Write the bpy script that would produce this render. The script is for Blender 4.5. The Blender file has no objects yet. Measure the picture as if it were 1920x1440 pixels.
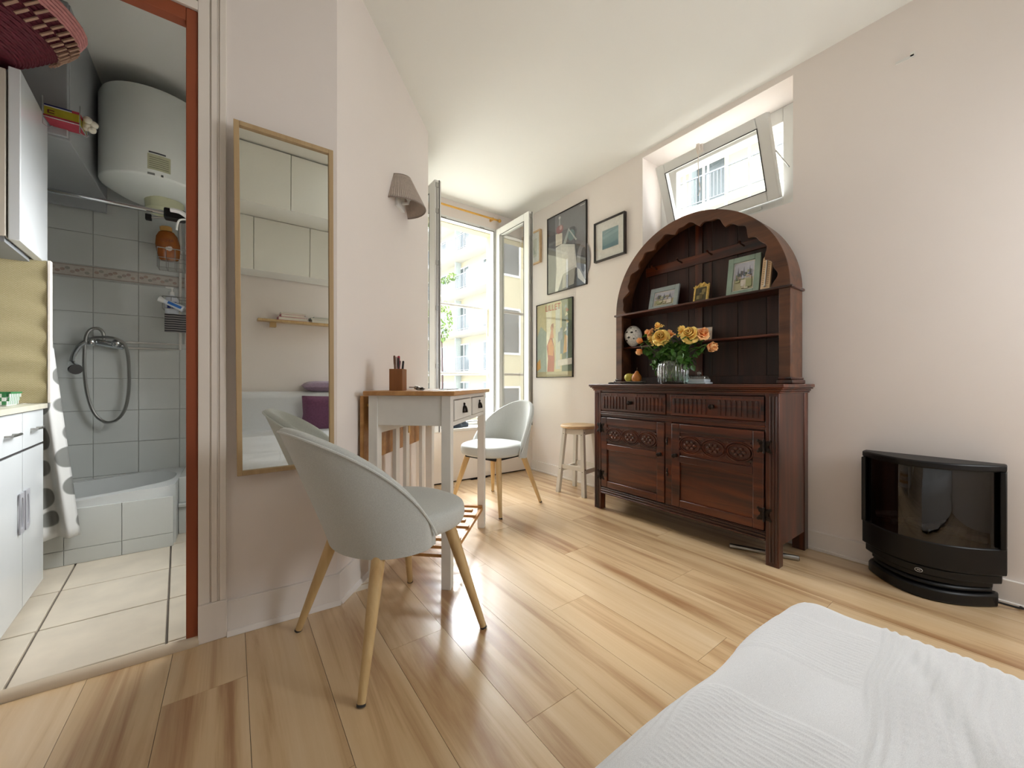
import bpy, math, random
import numpy as np
from mathutils import Vector, Matrix, Euler
from math import sin, cos, pi, radians as R
random.seed(7)
SC = bpy.context.scene
COL = SC.collection
# ------------------------------------------------------------------ camera, sky, lights, exposure
CAMZ = 0.88
cd = bpy.data.cameras.new('camera'); cam = bpy.data.objects.new('camera', cd); COL.objects.link(cam)
cam.location = (0, 0, CAMZ); cam.rotation_euler = (R(90), 0, -math.atan2(.58857, .80845))
cd.sensor_width = 36; cd.lens = 721 / 1920 * 36; cd.clip_start = .02; cd.clip_end = 300
SC.camera = cam
SC.view_settings.view_transform = 'Standard'; SC.view_settings.look = 'None'
SC.view_settings.exposure = 0.33; SC.view_settings.gamma = 1; SC.view_settings.use_curve_mapping = False
w = bpy.data.worlds.new('overcast'); SC.world = w; w.use_nodes = True
bg = w.node_tree.nodes['Background']; bg.inputs[0].default_value = (.91, .955, 1, 1); bg.inputs[1].default_value = 6.5
def light(name, kind, loc, rot, energy, color=(1, 1, 1), size=None, sy=None, angle=None, spread=None):
    l = bpy.data.lights.new(name, kind); o = bpy.data.objects.new(name, l); COL.objects.link(o)
    o.location = loc; o.rotation_euler = rot; l.energy = energy; l.color = color
    if kind == 'AREA':
        l.shape = 'RECTANGLE'; l.size = size; l.size_y = sy or size
        if spread: l.spread = spread
    if angle is not None: l.angle = angle
    return o
def aim(v): return Vector(v).to_track_quat('-Z', 'Y').to_euler()
light('bright_sky', 'SUN', (8, 12, 14), aim((-.50, -.62, -.62)), 19.5, (.93, .965, 1), angle=R(50))
light('bright_sky_left', 'SUN', (-8, 12, 14), aim((.40, -.70, -.55)), 7.5, (.92, .96, 1), angle=R(50))
light('ceiling_fill_light', 'AREA', (1.25, .05, 2.60), (0, 0, 0), 2, (.92, .96, 1), 1.0)  # added soft fill under the ceiling, no lamp is modelled here
light('near_wall_fill_light', 'AREA', (2.1, -.95, 1.5), aim((-.62, .80, -.10)), 29, (.91, .955, 1), .8, 1.2)  # added soft fill behind the camera, there is no window at this spot
light('bathroom_window_light', 'AREA', (.2, 2.25, 1.30), aim((-1, -.10, -.50)), 11.5, (.96, .985, 1), .5, .7, spread=R(125))
# ------------------------------------------------------------------ helpers
def ray(px, py=720):
    a = (px - 960) / 721.0; c = (720 - py) / 721.0
    return a * .80845 + .58857, -a * .58857 + .80845, c
def at_x(px, py, X):
    x, y, z = ray(px, py); t = X / x; return (X, y * t, CAMZ + z * t)
def at_y(px, py, Y):
    x, y, z = ray(px, py); t = Y / y; return (x * t, Y, CAMZ + z * t)
def at_z(px, py, Z):
    x, y, z = ray(px, py); t = (Z - CAMZ) / z; return (x * t, y * t, Z)
def lin(c): return tuple((v / 12.92 if v <= .04045 else ((v + .055) / 1.055) ** 2.4) for v in c)
def rgb(h): return lin(tuple(int(h[i:i + 2], 16) / 255 for i in (0, 2, 4)))

class G:
    """collects shapes; build() links them as one mesh object"""
    def __init__(s): s.v = []; s.f = []; s.c = []; s.cur = (1, 1, 1)
    def col(s, h): s.cur = rgb(h); return s
    def add(s, vs, fs, M=None):
        n = len(s.v)
        if M is not None: vs = [tuple(M @ Vector(p)) for p in vs]
        s.v += [tuple(p) for p in vs]; s.f += [tuple(i + n for i in f) for f in fs]; s.c += [s.cur] * len(fs); return s
    def box(s, x0, y0, z0, x1, y1, z1, M=None):
        if x0 > x1: x0, x1 = x1, x0
        if y0 > y1: y0, y1 = y1, y0
        if z0 > z1: z0, z1 = z1, z0
        return s.add([(x0,y0,z0),(x1,y0,z0),(x1,y1,z0),(x0,y1,z0),(x0,y0,z1),(x1,y0,z1),(x1,y1,z1),(x0,y1,z1)],
              [(0,3,2,1),(4,5,6,7),(0,1,5,4),(1,2,6,5),(2,3,7,6),(3,0,4,7)], M)
    def tube(s, pts, r, n=10, closed=False, M=None):
        pts = [Vector(p) for p in pts]; m = len(pts); rr = r if hasattr(r, '__len__') else [r] * m
        vs = []; up = Vector((0, 0, 1)); prev = None
        for i, p in enumerate(pts):
            if closed: d = pts[(i + 1) % m] - pts[i - 1]
            else: d = pts[min(i + 1, m - 1)] - pts[max(i - 1, 0)]
            if d.length < 1e-9: d = Vector((0, 0, 1))
            d.normalize()
            if prev is None:
                a = d.cross(up) if abs(d.dot(up)) < .95 else d.cross(Vector((1, 0, 0)))
            else:
                a = prev - d * prev.dot(d)
                if a.length < 1e-6: a = d.cross(Vector((1, 0, 0)))
            a.normalize(); prev = a; b = d.cross(a)
            for k in range(n):
                t = 2 * pi * k / n; vs.append(p + (a * cos(t) + b * sin(t)) * rr[i])
        fs = []
        for i in range(m if closed else m - 1):
            j = (i + 1) % m
            for k in range(n):
                l = (k + 1) % n; fs.append((i * n + k, i * n + l, j * n + l, j * n + k))
        if not closed: fs.append(tuple(range(n))[::-1]); fs.append(tuple((m - 1) * n + k for k in range(n)))
        return s.add(vs, fs, M)
    def cyl(s, p0, p1, r0, r1=None, n=16, M=None):
        return s.tube([p0, p1], [r0, r0 if r1 is None else r1], n, M=M)
    def lathe(s, prof, n=24, c=(0, 0, 0), sx=1, sy=1, M=None, fr=None):
        vs = []; fs = []; m = len(prof)
        for r, z in prof:
            for k in range(n):
                t = 2 * pi * k / n; q = r * (fr(t, z) if fr else 1)
                vs.append((c[0] + q * cos(t) * sx, c[1] + q * sin(t) * sy, c[2] + z))
        for i in range(m - 1):
            for k in range(n):
                l = (k + 1) % n; fs.append((i * n + k, i * n + l, (i + 1) * n + l, (i + 1) * n + k))
        fs.append(tuple(range(n))[::-1]); fs.append(tuple((m - 1) * n + k for k in range(n)))
        return s.add(vs, fs, M)
    def prism(s, poly, f0, f1):
        """poly 2d points; f0/f1 map a 2d point to the two faces"""
        n = len(poly)
        return s.add([f0(p) for p in poly] + [f1(p) for p in poly],
                     [tuple(range(n))[::-1], tuple(range(n, 2 * n))] + [(i, (i + 1) % n, n + (i + 1) % n, n + i) for i in range(n)])
    def ball(s, c, r, n=12, m=8, sc=(1, 1, 1), M=None):
        vs = [(c[0], c[1], c[2] - r * sc[2])]; fs = []
        for i in range(1, m):
            a = -pi / 2 + pi * i / m
            for k in range(n):
                t = 2 * pi * k / n; vs.append((c[0] + r * sc[0] * cos(a) * cos(t), c[1] + r * sc[1] * cos(a) * sin(t), c[2] + r * sc[2] * sin(a)))
        vs.append((c[0], c[1], c[2] + r * sc[2])); top = len(vs) - 1
        for k in range(n): fs.append((0, 1 + (k + 1) % n, 1 + k)); fs.append((top, top - n + k, top - n + (k + 1) % n))
        for i in range(m - 2):
            for k in range(n):
                l = (k + 1) % n; a = 1 + i * n; fs.append((a + k, a + l, a + n + l, a + n + k))
        return s.add(vs, fs, M)
    def grid(s, nu, nv, fn, closeu=False):
        vs = [fn(i, j) for i in range(nu) for j in range(nv)]; fs = []
        for i in range(nu if closeu else nu - 1):
            for j in range(nv - 1):
                k = (i + 1) % nu; fs.append((i * nv + j, k * nv + j, k * nv + j + 1, i * nv + j + 1))
        return s.add(vs, fs)
    def build(s, name, mat, parent=None, bevel=0, smooth=35, solid=0, sub=0, label=None, loc=None, seg=2):
        me = bpy.data.meshes.new(name); me.from_pydata(s.v, [], s.f)
        import bmesh
        b = bmesh.new(); b.from_mesh(me); bmesh.ops.recalc_face_normals(b, faces=b.faces); b.to_mesh(me); b.free()
        if any(c != (1, 1, 1) for c in s.c):
            at = me.color_attributes.new('Col', 'FLOAT_COLOR', 'CORNER')
            buf = []
            for p in me.polygons: buf += list(s.c[p.index] + (1,)) * p.loop_total
            at.data.foreach_set('color', buf)
        if smooth:
            me.polygons.foreach_set('use_smooth', [True] * len(me.polygons)); me.set_sharp_from_angle(angle=R(smooth))
        me.materials.append(mat)
        o = bpy.data.objects.new(name, me); COL.objects.link(o)
        if parent: o.parent = parent
        if loc: o.location = loc
        if solid: q = o.modifiers.new('solid', 'SOLIDIFY'); q.thickness = solid; q.offset = 0
        if bevel: q = o.modifiers.new('bevel', 'BEVEL'); q.width = bevel; q.segments = seg; q.limit_method = 'ANGLE'; q.angle_limit = R(40)
        if sub: q = o.modifiers.new('sub', 'SUBSURF'); q.levels = sub; q.render_levels = sub
        if label: o['label'] = label
        return o
def thing(name, label, cat, loc=(0, 0, 0), rz=0, group=None):
    o = bpy.data.objects.new(name, None); COL.objects.link(o); o.location = loc; o.rotation_euler = (0, 0, rz)
    o.empty_display_size = .05; o['label'] = label; o['category'] = cat
    if group: o['group'] = group
    return o
def tag(o, label, cat, group=None):
    o['label'] = label; o['category'] = cat
    if group: o['group'] = group
    return o
def struct(o, label=None, cat=None):
    o['kind'] = 'structure'
    if label: o['label'] = label
    if cat: o['category'] = cat
    return o
def twin(o, parent, loc=None, rot=None, scale=None):
    c = o.copy(); COL.objects.link(c); c.parent = parent
    if loc is not None: c.location = loc
    if rot is not None: c.rotation_euler = rot
    if scale is not None: c.scale = scale
    return c
def copy_thing(root, loc, rz, label):
    r = root.copy(); COL.objects.link(r); r.location = loc; r.rotation_euler = (0, 0, rz); r['label'] = label
    for ch in list(root.children):
        c = twin(ch, r)
        for g in ch.children: twin(g, c)
    return r
# ------------------------------------------------------------------ materials
def newmat(name):
    m = bpy.data.materials.new(name); m.use_nodes = True; nt = m.node_tree
    return m, nt, nt.nodes, nt.links, nt.nodes['Principled BSDF']
def plain(name, h, rough=.5, metal=0, var=.06, scale=8, bump=0, bscale=60, coat=0, sheen=0, spec=.5, emit=None):
    m, nt, N, L, P = newmat(name); c = rgb(h)
    tc = N.new('ShaderNodeTexCoord'); nz = N.new('ShaderNodeTexNoise'); nz.inputs['Scale'].default_value = scale; nz.inputs['Detail'].default_value = 4
    L.new(tc.outputs['Object'], nz.inputs['Vector'])
    rp = N.new('ShaderNodeValToRGB'); rp.color_ramp.elements[0].position = .3; rp.color_ramp.elements[1].position = .7
    rp.color_ramp.elements[0].color = tuple(v * (1 - var) for v in c) + (1,); rp.color_ramp.elements[1].color = tuple(min(1, v * (1 + var)) for v in c) + (1,)
    L.new(nz.outputs['Fac'], rp.inputs['Fac']); L.new(rp.outputs['Color'], P.inputs['Base Color'])
    P.inputs['Roughness'].default_value = rough; P.inputs['Metallic'].default_value = metal; P.inputs['Coat Weight'].default_value = coat
    P.inputs['Sheen Weight'].default_value = sheen; P.inputs['Specular IOR Level'].default_value = spec
    if bump:
        n2 = N.new('ShaderNodeTexNoise'); n2.inputs['Scale'].default_value = bscale; n2.inputs['Detail'].default_value = 3; L.new(tc.outputs['Object'], n2.inputs['Vector'])
        bp = N.new('ShaderNodeBump'); bp.inputs['Strength'].default_value = bump; bp.inputs['Distance'].default_value = .003
        L.new(n2.outputs['Fac'], bp.inputs['Height']); L.new(bp.outputs['Normal'], P.inputs['Normal'])
    return m
def wood(name, dark, light_, rough=.45, axis=2, scale=14, stretch=.08, bump=.15, coat=0, spec=.5, rand=0, world=False, mid=None):
    """grain along the given axis of the object's own coordinates"""
    m, nt, N, L, P = newmat(name)
    src = N.new('ShaderNodeNewGeometry').outputs['Position'] if world else N.new('ShaderNodeTexCoord').outputs['Object']
    mp = N.new('ShaderNodeMapping'); sc = [1, 1, 1]; sc[axis] = stretch; mp.inputs['Scale'].default_value = sc
    oi = N.new('ShaderNodeObjectInfo'); vm = N.new('ShaderNodeVectorMath'); vm.operation = 'ADD'
    sc2 = N.new('ShaderNodeVectorMath'); sc2.operation = 'SCALE'; sc2.inputs[0].default_value = (7.3, 5.1, 3.7); L.new(oi.outputs['Random'], sc2.inputs['Scale'])
    L.new(src, vm.inputs[0]); L.new(sc2.outputs['Vector'], vm.inputs[1]); L.new(vm.outputs['Vector'], mp.inputs['Vector'])
    nz = N.new('ShaderNodeTexNoise'); nz.inputs['Scale'].default_value = scale; nz.inputs['Detail'].default_value = 7; nz.inputs['Roughness'].default_value = .62; nz.inputs['Distortion'].default_value = .6
    L.new(mp.outputs['Vector'], nz.inputs['Vector'])
    rp = N.new('ShaderNodeValToRGB'); e = rp.color_ramp.elements
    e[0].position = .33; e[0].color = rgb(dark) + (1,); e[1].position = .68; e[1].color = rgb(light_) + (1,)
    if mid: q = e.new(.5); q.color = rgb(mid) + (1,)
    L.new(nz.outputs['Fac'], rp.inputs['Fac']); out = rp.outputs['Color']
    if rand:
        hv = N.new('ShaderNodeHueSaturation'); mr = N.new('ShaderNodeMapRange'); mr.inputs['To Min'].default_value = 1 - rand; mr.inputs['To Max'].default_value = 1 + rand
        L.new(oi.outputs['Random'], mr.inputs['Value']); L.new(mr.outputs['Result'], hv.inputs['Value']); L.new(out, hv.inputs['Color']); out = hv.outputs['Color']
    L.new(out, P.inputs['Base Color']); P.inputs['Roughness'].default_value = rough; P.inputs['Coat Weight'].default_value = coat; P.inputs['Coat Roughness'].default_value = .2; P.inputs['Specular IOR Level'].default_value = spec
    if bump:
        bp = N.new('ShaderNodeBump'); bp.inputs['Strength'].default_value = bump; bp.inputs['Distance'].default_value = .0015
        L.new(nz.outputs['Fac'], bp.inputs['Height']); L.new(bp.outputs['Normal'], P.inputs['Normal'])
    return m
def fabric(name, h, scale=500, rough=.9, bump=.3):
    m, nt, N, L, P = newmat(name); c = rgb(h); tc = N.new('ShaderNodeTexCoord')
    vo = N.new('ShaderNodeTexNoise'); vo.inputs['Scale'].default_value = scale; vo.inputs['Detail'].default_value = 2; L.new(tc.outputs['Object'], vo.inputs['Vector'])
    rp = N.new('ShaderNodeValToRGB'); e = rp.color_ramp.elements; e[0].position = .3; e[1].position = .7
    e[0].color = tuple(v * .86 for v in c) + (1,); e[1].color = tuple(min(1, v * 1.08) for v in c) + (1,)
    L.new(vo.outputs['Fac'], rp.inputs['Fac']); L.new(rp.outputs['Color'], P.inputs['Base Color'])
    P.inputs['Roughness'].default_value = rough; P.inputs['Sheen Weight'].default_value = .25; P.inputs['Specular IOR Level'].default_value = .2
    bp = N.new('ShaderNodeBump'); bp.inputs['Strength'].default_value = bump; bp.inputs['Distance'].default_value = .001
    L.new(vo.outputs['Fac'], bp.inputs['Height']); L.new(bp.outputs['Normal'], P.inputs['Normal'])
    return m
def ink(name, rough=.5, coat=0):
    m, nt, N, L, P = newmat(name); a = N.new('ShaderNodeVertexColor'); a.layer_name = 'Col'
    tc = N.new('ShaderNodeTexCoord'); nz = N.new('ShaderNodeTexNoise'); nz.inputs['Scale'].default_value = 45; nz.inputs['Detail'].default_value = 4
    L.new(tc.outputs['Object'], nz.inputs['Vector'])
    mr = N.new('ShaderNodeMapRange'); mr.inputs['To Min'].default_value = .82; mr.inputs['To Max'].default_value = 1.15; L.new(nz.outputs['Fac'], mr.inputs['Value'])
    hv = N.new('ShaderNodeHueSaturation'); L.new(a.outputs['Color'], hv.inputs['Color']); L.new(mr.outputs['Result'], hv.inputs['Value'])
    L.new(hv.outputs['Color'], P.inputs['Base Color']); P.inputs['Roughness'].default_value = rough; P.inputs['Coat Weight'].default_value = coat; P.inputs['Coat Roughness'].default_value = .02
    return m
def glass(name, tint=(1, 1, 1), ior=1.5, rough=0.0, gain=1.0):
    m = bpy.data.materials.new(name); m.use_nodes = True; nt = m.node_tree; N = nt.nodes; L = nt.links
    for n in list(N):
        if n.type != 'OUTPUT_MATERIAL': N.remove(n)
    out = [n for n in N if n.type == 'OUTPUT_MATERIAL'][0]
    t = N.new('ShaderNodeBsdfTransparent'); t.inputs[0].default_value = tint + (1,); g = N.new('ShaderNodeBsdfGlossy'); g.inputs['Roughness'].default_value = rough
    ge = N.new('ShaderNodeNewGeometry'); dt = N.new('ShaderNodeVectorMath'); dt.operation = 'DOT_PRODUCT'; L.new(ge.outputs['Incoming'], dt.inputs[0]); L.new(ge.outputs['Normal'], dt.inputs[1])
    def ma(op, a, b=None):
        n = N.new('ShaderNodeMath'); n.operation = op; n.use_clamp = op == 'MULTIPLY_ADD'
        for i, v in enumerate((a, b)):
            if v is None: continue
            if isinstance(v, (int, float)): n.inputs[i].default_value = v
            else: L.new(v, n.inputs[i])
        return n
    c0 = ((ior - 1) / (ior + 1)) ** 2; ab = ma('ABSOLUTE', dt.outputs['Value']); om = ma('SUBTRACT', 1.0, ab.outputs[0]); pw = ma('POWER', om.outputs[0], 5.0)
    mu = ma('MULTIPLY_ADD', pw.outputs[0], (1 - c0) * gain); mu.inputs[2].default_value = c0 * gain
    mx = N.new('ShaderNodeMixShader'); L.new(mu.outputs[0], mx.inputs[0]); L.new(t.outputs[0], mx.inputs[1]); L.new(g.outputs[0], mx.inputs[2]); L.new(mx.outputs[0], out.inputs['Surface'])
    return m
M = {}
M['wall'] = plain('pale_pink_paint', 'f3eae3', .75, var=.012, scale=2, bump=.05, bscale=90)
M['ceil'] = plain('white_ceiling_paint', 'f4f3ec', .8, var=.01, scale=2)
M['white'] = plain('white_gloss_paint', 'efece6', .35, var=.015, scale=5)
M['cream'] = plain('cream_paint', 'efe6dc', .5, var=.02, scale=4, bump=.05, bscale=30)
M['pvc'] = plain('white_window_frame', 'eeeeea', .3, var=.01)
M['rub'] = plain('dark_rubber_seal', '3a3836', .6)
M['rust'] = wood('red_brown_painted_wood', '8e4526', '9c4f2c', .5, 2, 5, .2, .1)
M['lam'] = wood('laminate_floor', 'a67b53', 'e3c8a2', .34, 1, 10, .05, .03, world=True, rand=.03, mid='d5b58a', coat=.9)
M['thr'] = wood('worn_threshold', 'c9b79e', 'dccbb2', .5, 0, 10, .2, .1)
M['oak'] = wood('dark_stained_oak', '1c0904', '683014', .32, 2, 16, .07, .2, coat=.25, mid='451c0c')
M['oakh'] = wood('dark_stained_oak_across', '1c0904', '6e3213', .32, 1, 16, .07, .2, coat=.25, mid='4a1e0b')
M['oakd'] = wood('dark_back_boards', '1a0b07', '3f2018', .45, 2, 16, .07, .2)
M['oakw'] = wood('warm_arch_oak', '3c2112', '70452a', .38, 1, 12, .12, .25, coat=.2)
M['ash'] = wood('pale_ash_wood', 'c09c68', 'd8bb88', .45, 2, 20, .06, .1)
M['pine'] = wood('honey_pine', 'a8743f', 'c9975c', .4, 0, 16, .08, .12, coat=.15)
M['pinez'] = wood('honey_pine_leaf', 'b07a40', 'cf9d5e', .4, 1, 16, .08, .12)
M['beech'] = wood('light_beech', 'cdab80', 'dfc09a', .45, 0, 14, .1, .08)
M['mirwood'] = wood('mirror_frame_wood', 'b1956c', 'c6aa80', .5, 2, 24, .05, .1)
M['fab'] = fabric('grey_green_chair_fabric', 'c9cbc6')
M['fab2'] = fabric('chair_piping_fabric', 'd5d7d2')
M['tabw'] = plain('white_painted_wood', 'e6e2da', .45, var=.03, scale=12, bump=.06, bscale=50)
M['black'] = plain('black_plastic', '070708', .42, var=.1, spec=.35)
M['iron'] = plain('dark_bronze_metal', '2b2420', .35, metal=.8, var=.3, scale=60)
M['chrome'] = plain('chrome', 'c9ccce', .15, metal=1, var=.05)
M['steel'] = plain('brushed_steel', 'a9a8a4', .3, metal=1, var=.05)
M['satin'] = plain('satin_grey_handle', 'aeaeb4', .4, var=.03)
M['brass'] = plain('brass_gold', 'd9a754', .3, metal=.6, var=.08)
M['tile'] = plain('white_wall_tile', 'd3d6d2', .18, var=.03, scale=3)
M['grout'] = plain('grey_grout', 'bfc1bd', .9)
M['ftile'] = plain('cream_floor_tile', 'e6dac6', .35, var=.08, scale=7, bump=.08, bscale=14)
M['fgrout'] = plain('dark_floor_grout', '8a8178', .9)
M['bath'] = plain('bathroom_paint', 'c9ccca', .7, var=.02)
M['kit'] = plain('glossy_white_cabinet', 'e4e8ea', .2, var=.015, coat=.3)
M['kits'] = plain('beige_cabinet_side', 'd3cabb', .5, var=.03)
M['dkgrey'] = plain('dark_grey_gap', '33302f', .7)
M['mirror'] = plain('mirror_silver', 'f1f4f1', .0, metal=1, var=0)
M['glass'] = glass('clear_window_glass', (.97, .985, .98), 1.55, 0, 2.2)
M['picglass'] = glass('picture_glass', (.98, .98, .98), 1.45, .01, 1.3)
M['thinglass'] = glass('thin_vessel_glass', (.95, .97, .96), 1.6, .04, 2.6)
M['cloth'] = fabric('white_cotton', 'dedede', 900, .95, .25)
M['purple'] = fabric('plum_velvet', '70465f', 60, .8, .4)
M['mauve'] = fabric('mauve_cloth', '9a8496', 60, .85, .4)
M['ink'] = ink('printed_ink', .6)
M['leaf'] = plain('rose_leaf', '3f6a22', .45, var=.45, scale=30)
M['stem'] = plain('rose_stem', '5c7a3c', .5, var=.2)
M['facade'] = plain('cream_render', 'a39d8a', .85, var=.02, scale=.6)
M['slab'] = plain('white_concrete', 'b3b1aa', .8, var=.02, scale=1)
M['rail'] = plain('pale_grey_railing', '6f757c', .5, var=.05)
M['railpanel'] = plain('frosted_railing_panel', '8f98a2', .4, var=.06, scale=1.5)
M['blue'] = plain('pale_blue_panel', 'a9b2b3', .5)
M['far_glass'] = plain('far_window_glass', '50585a', .15, var=.3, scale=.8)
M['yellow'] = plain('pale_yellow_render', 'd0c7a6', .85, var=.04, scale=2)
M['foliage'] = plain('tree_foliage', '5d7838', .7, var=.5, scale=3)
M['dark_cloth'] = fabric('dark_blue_cloth', '3a4450', 90, .9, .5)
# ------------------------------------------------------------------ the room shell
H = 2.63
XR = 2.51          # right wall
YF = 3.30          # window wall
def frame_boxes(g, axis, d0, d1, a0, a1, z0, z1, w, wb=None):
    """rectangular frame; axis 'x': plane X=const running along y"""
    wb = w if wb is None else wb
    rects = [(a0, a0 + w, z0, z1), (a1 - w, a1, z0, z1), (a0 + w, a1 - w, z1 - w, z1), (a0 + w, a1 - w, z0, z0 + wb)]
    for p0, p1, q0, q1 in rects:
        if axis == 'x': g.box(d0, p0, q0, d1, p1, q1)
        else: g.box(p0, d0, q0, p1, d1, q1)
    return g
floor = struct(G().box(-1.75, -1.7, -.08, 2.62, 1.70, -.012).box(.3, 1.70, -.08, 2.62, 3.4, -.012).build('floor', M['dkgrey']), 'laminate floor of pale warm wood planks', 'floor')
# planks run parallel to the right wall; each plank is its own board
PW, PL = .193, 1.285
k = 0
def wall_line(y):  # left limit of the floor at y (behind the table the slanted wall cuts it off)
    return -1.7 if y <= 1.64 else .10 + (y - 1.64) * .9
ci = 0
x = -1.70
while x < XR:
    off = (ci * .477) % PL
    y = -1.2 - off
    while y < 3.10:
        y0, y1 = max(y, -1.2), min(y + PL, 3.10)
        if y1 - y0 > .05 and x + PW > -1.7:
            ym = 1.68 if x + PW < .30 else 3.10
            if x + PW >= .30: ym = min(3.10, 1.66 + (x + PW - .34) * 1.115 + .12) if x < 1.15 else 3.10
            y1 = min(y1, ym)
            if y1 - y0 > .03:
                x1 = min(x + PW, XR)
                G().box(x + .0006, y0 + .0006, -.012, x1 - .0006, y1 - .0006, 0).build('plank', M['lam'], floor, smooth=0)
        y += PL
    x += PW; ci += 1
struct(G().box(-1.7, -1.5, H, 2.9, YF + .3, H + .1).build('ceiling', M['ceil']), 'plain white ceiling', 'ceiling')
g = G(); wt = 3.0
g.box(XR, -1.6, -.05, wt, .805, H); g.box(XR, 1.77, -.05, wt, YF + .16, H); g.box(XR, .805, -.05, wt, 1.77, 1.89); g.box(XR, .805, 2.59, wt, 1.77, H)
struct(g.build('wall_right', M['wall'], smooth=0), 'pale pink wall behind the dark dresser', 'wall')
g = G(); wx0, wx1, wz0, wz1 = 1.265, 2.20, .48, 2.47
g.box(1.10, YF, -.05, wx0, YF + .16, H); g.box(wx1, YF, -.05, XR, YF + .16, H); g.box(wx0, YF, wz1, wx1, YF + .16, H); g.box(wx0, YF, -.05, wx1, YF + .16, wz0 - .03)
struct(g.build('wall_far', M['wall'], smooth=0), 'far wall around the open tall window', 'wall')
# slanted wall with the lamp
A = Vector((.341, 1.662)); B = Vector((1.10, 2.50)); WD = (B - A).normalized(); WN = Vector((WD.y, -WD.x))
def wallp(t, out, z): p = A + WD * t + WN * out; return (p.x, p.y, z)
LW = (B - A).length
g = G(); poly = [(A.x, A.y), (B.x, B.y), (1.10, YF + .16), (1.0, YF + .16), (1.0, 2.54), (A.x - .02, A.y + .12)]
g.prism(poly, lambda p: (p[0], p[1], -.05), lambda p: (p[0], p[1], H))
struct(g.build('wall_angled', M['wall'], smooth=0), 'slanted pale wall with the pleated lamp', 'wall')
def dwy(x): return 1.683 - .06 * x
g = G(); poly = [(-.02, dwy(-.02)), (.341, 1.662), (.321, 1.782), (-.02, dwy(-.02) + .1)]
g.prism(poly, lambda p: (p[0], p[1], -.05), lambda p: (p[0], p[1], H))
DX0, DX1, DZ = -1.02, -.123, 2.145
g.box(DX0 - .7, dwy(-1) , -.05, DX0, dwy(-1) + .1, H); g.box(DX0, dwy(-.5), DZ + .03, -.02, dwy(-.5) + .1, H)
struct(g.build('wall_door', M['wall'], smooth=0), 'wall of the doorway and the tall mirror', 'wall')
struct(G().box(-1.8, -1.3, -.05, -1.7, 1.75, H).build('wall_left', M['wall'], smooth=0), 'side wall of the room beyond the doorway', 'wall')
# near wall, seen only in the mirror
yb0, yb1 = -1.09, -1.09
struct(G().prism([(-1.8, yb0), (2.6, yb1), (2.6, yb1 - .1), (-1.8, yb0 - .1)], lambda p: (p[0], p[1], -.05), lambda p: (p[0], p[1], H)).build('wall_near', M['wall'], smooth=0), 'wall behind the sofa bed, seen in the mirror', 'wall')
# door frame, casing and threshold
fy = dwy(-.1)
struct(G().box(-.125, fy - .004, 0, -.093, fy + .035, DZ).box(DX0, fy - .004, DZ - .045, -.125, fy + .035, DZ).box(DX0 - .045, fy - .004, 0, DX0, fy + .035, DZ).build('door_1', M['rust'], bevel=.003), 'red brown door frame of the kitchen doorway', 'door frame')
g = G(); zt = DZ + .075
for x0, x1, p in [(-.093, -.062, .014), (-.062, -.058, .0125), (-.058, -.041, .017), (-.041, -.035, .0145), (-.035, -.016, .019)]:
    g.box(x0, fy - p, .13, x1, fy + .05, zt); 
for i, (z0, z1, p) in enumerate([(DZ, DZ + .03, .014), (DZ + .03, DZ + .036, .006), (DZ + .036, DZ + .056, .018), (DZ + .056, zt, .012)]):
    g.box(DX0 - .1, fy - p, z0, -.093, fy + .05, z1)
g.box(-.093, fy - .022, 0, -.014, fy + .05, .13)
struct(g.build('trim_1', M['cream'], bevel=.002), 'ribbed cream door casing between doorway and mirror', 'door casing')
g = G(); g.tube([(DX0 - .3, dwy(-1) - .005, .004), (-.09, dwy(-.09) - .005, .004)], .021, 16)
o = g.build('threshold', M['thr']); o.scale = (1, 1, 1); struct(o, 'rounded pale threshold strip of the doorway', 'threshold')
# baseboards
bb = plain('painted_baseboard', 'efe8e1', .4, var=.02)
g = G(); bh = .12
pts = [(-.014, dwy(-.014)), (A.x, A.y)]
def strip(g, p0, p1, out, z0, z1, nrm):
    (x0, y0), (x1, y1) = p0, p1; nx, ny = nrm
    g.add([(x0, y0, z0), (x1, y1, z0), (x1 + nx * out, y1 + ny * out, z0), (x0 + nx * out, y0 + ny * out, z0), (x0, y0, z1), (x1, y1, z1), (x1 + nx * out * .7, y1 + ny * out * .7, z1), (x0 + nx * out * .7, y0 + ny * out * .7, z1)],
          [(0, 3, 2, 1), (4, 5, 6, 7), (0, 1, 5, 4), (1, 2, 6, 5), (2, 3, 7, 6), (3, 0, 4, 7)])
strip(g, (-.014, dwy(-.014)), (A.x + .01, A.y), .016, 0, bh, (-.06, -1)); strip(g, (-.014, dwy(-.014)), (A.x + .012, A.y - .001), .026, 0, .018, (-.06, -1))
struct(g.build('baseboard_door', bb, bevel=.002), 'white baseboard below the tall mirror', 'baseboard')
g = G(); a2 = (A.x - WD.x * .004, A.y - WD.y * .004)
strip(g, a2, (B.x, B.y), .016, 0, bh, WN); strip(g, a2, (B.x, B.y), .028, 0, .018, WN)
struct(g.build('baseboard_angled', bb, bevel=.002), 'white baseboard of the slanted wall', 'baseboard')
g = G(); g.box(XR - .015, -1.1, 0, XR, 3.09, .10); g.box(XR - .022, -1.1, 0, XR, 3.09, .016)
struct(g.build('baseboard_right', bb, bevel=.003), 'white baseboard behind the dresser', 'baseboard')
# window seat below the tall window
struct(G().box(1.10, 3.09, .012, XR, 3.40, .455).build('trim_2', M['cream'], smooth=0), 'boxed-in panel below the tall window', 'window seat')
struct(G().box(1.10, 3.075, .455, XR, 3.34, .48).build('trim_3', M['white'], bevel=.004), 'white sill board of the window seat', 'sill')
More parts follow.
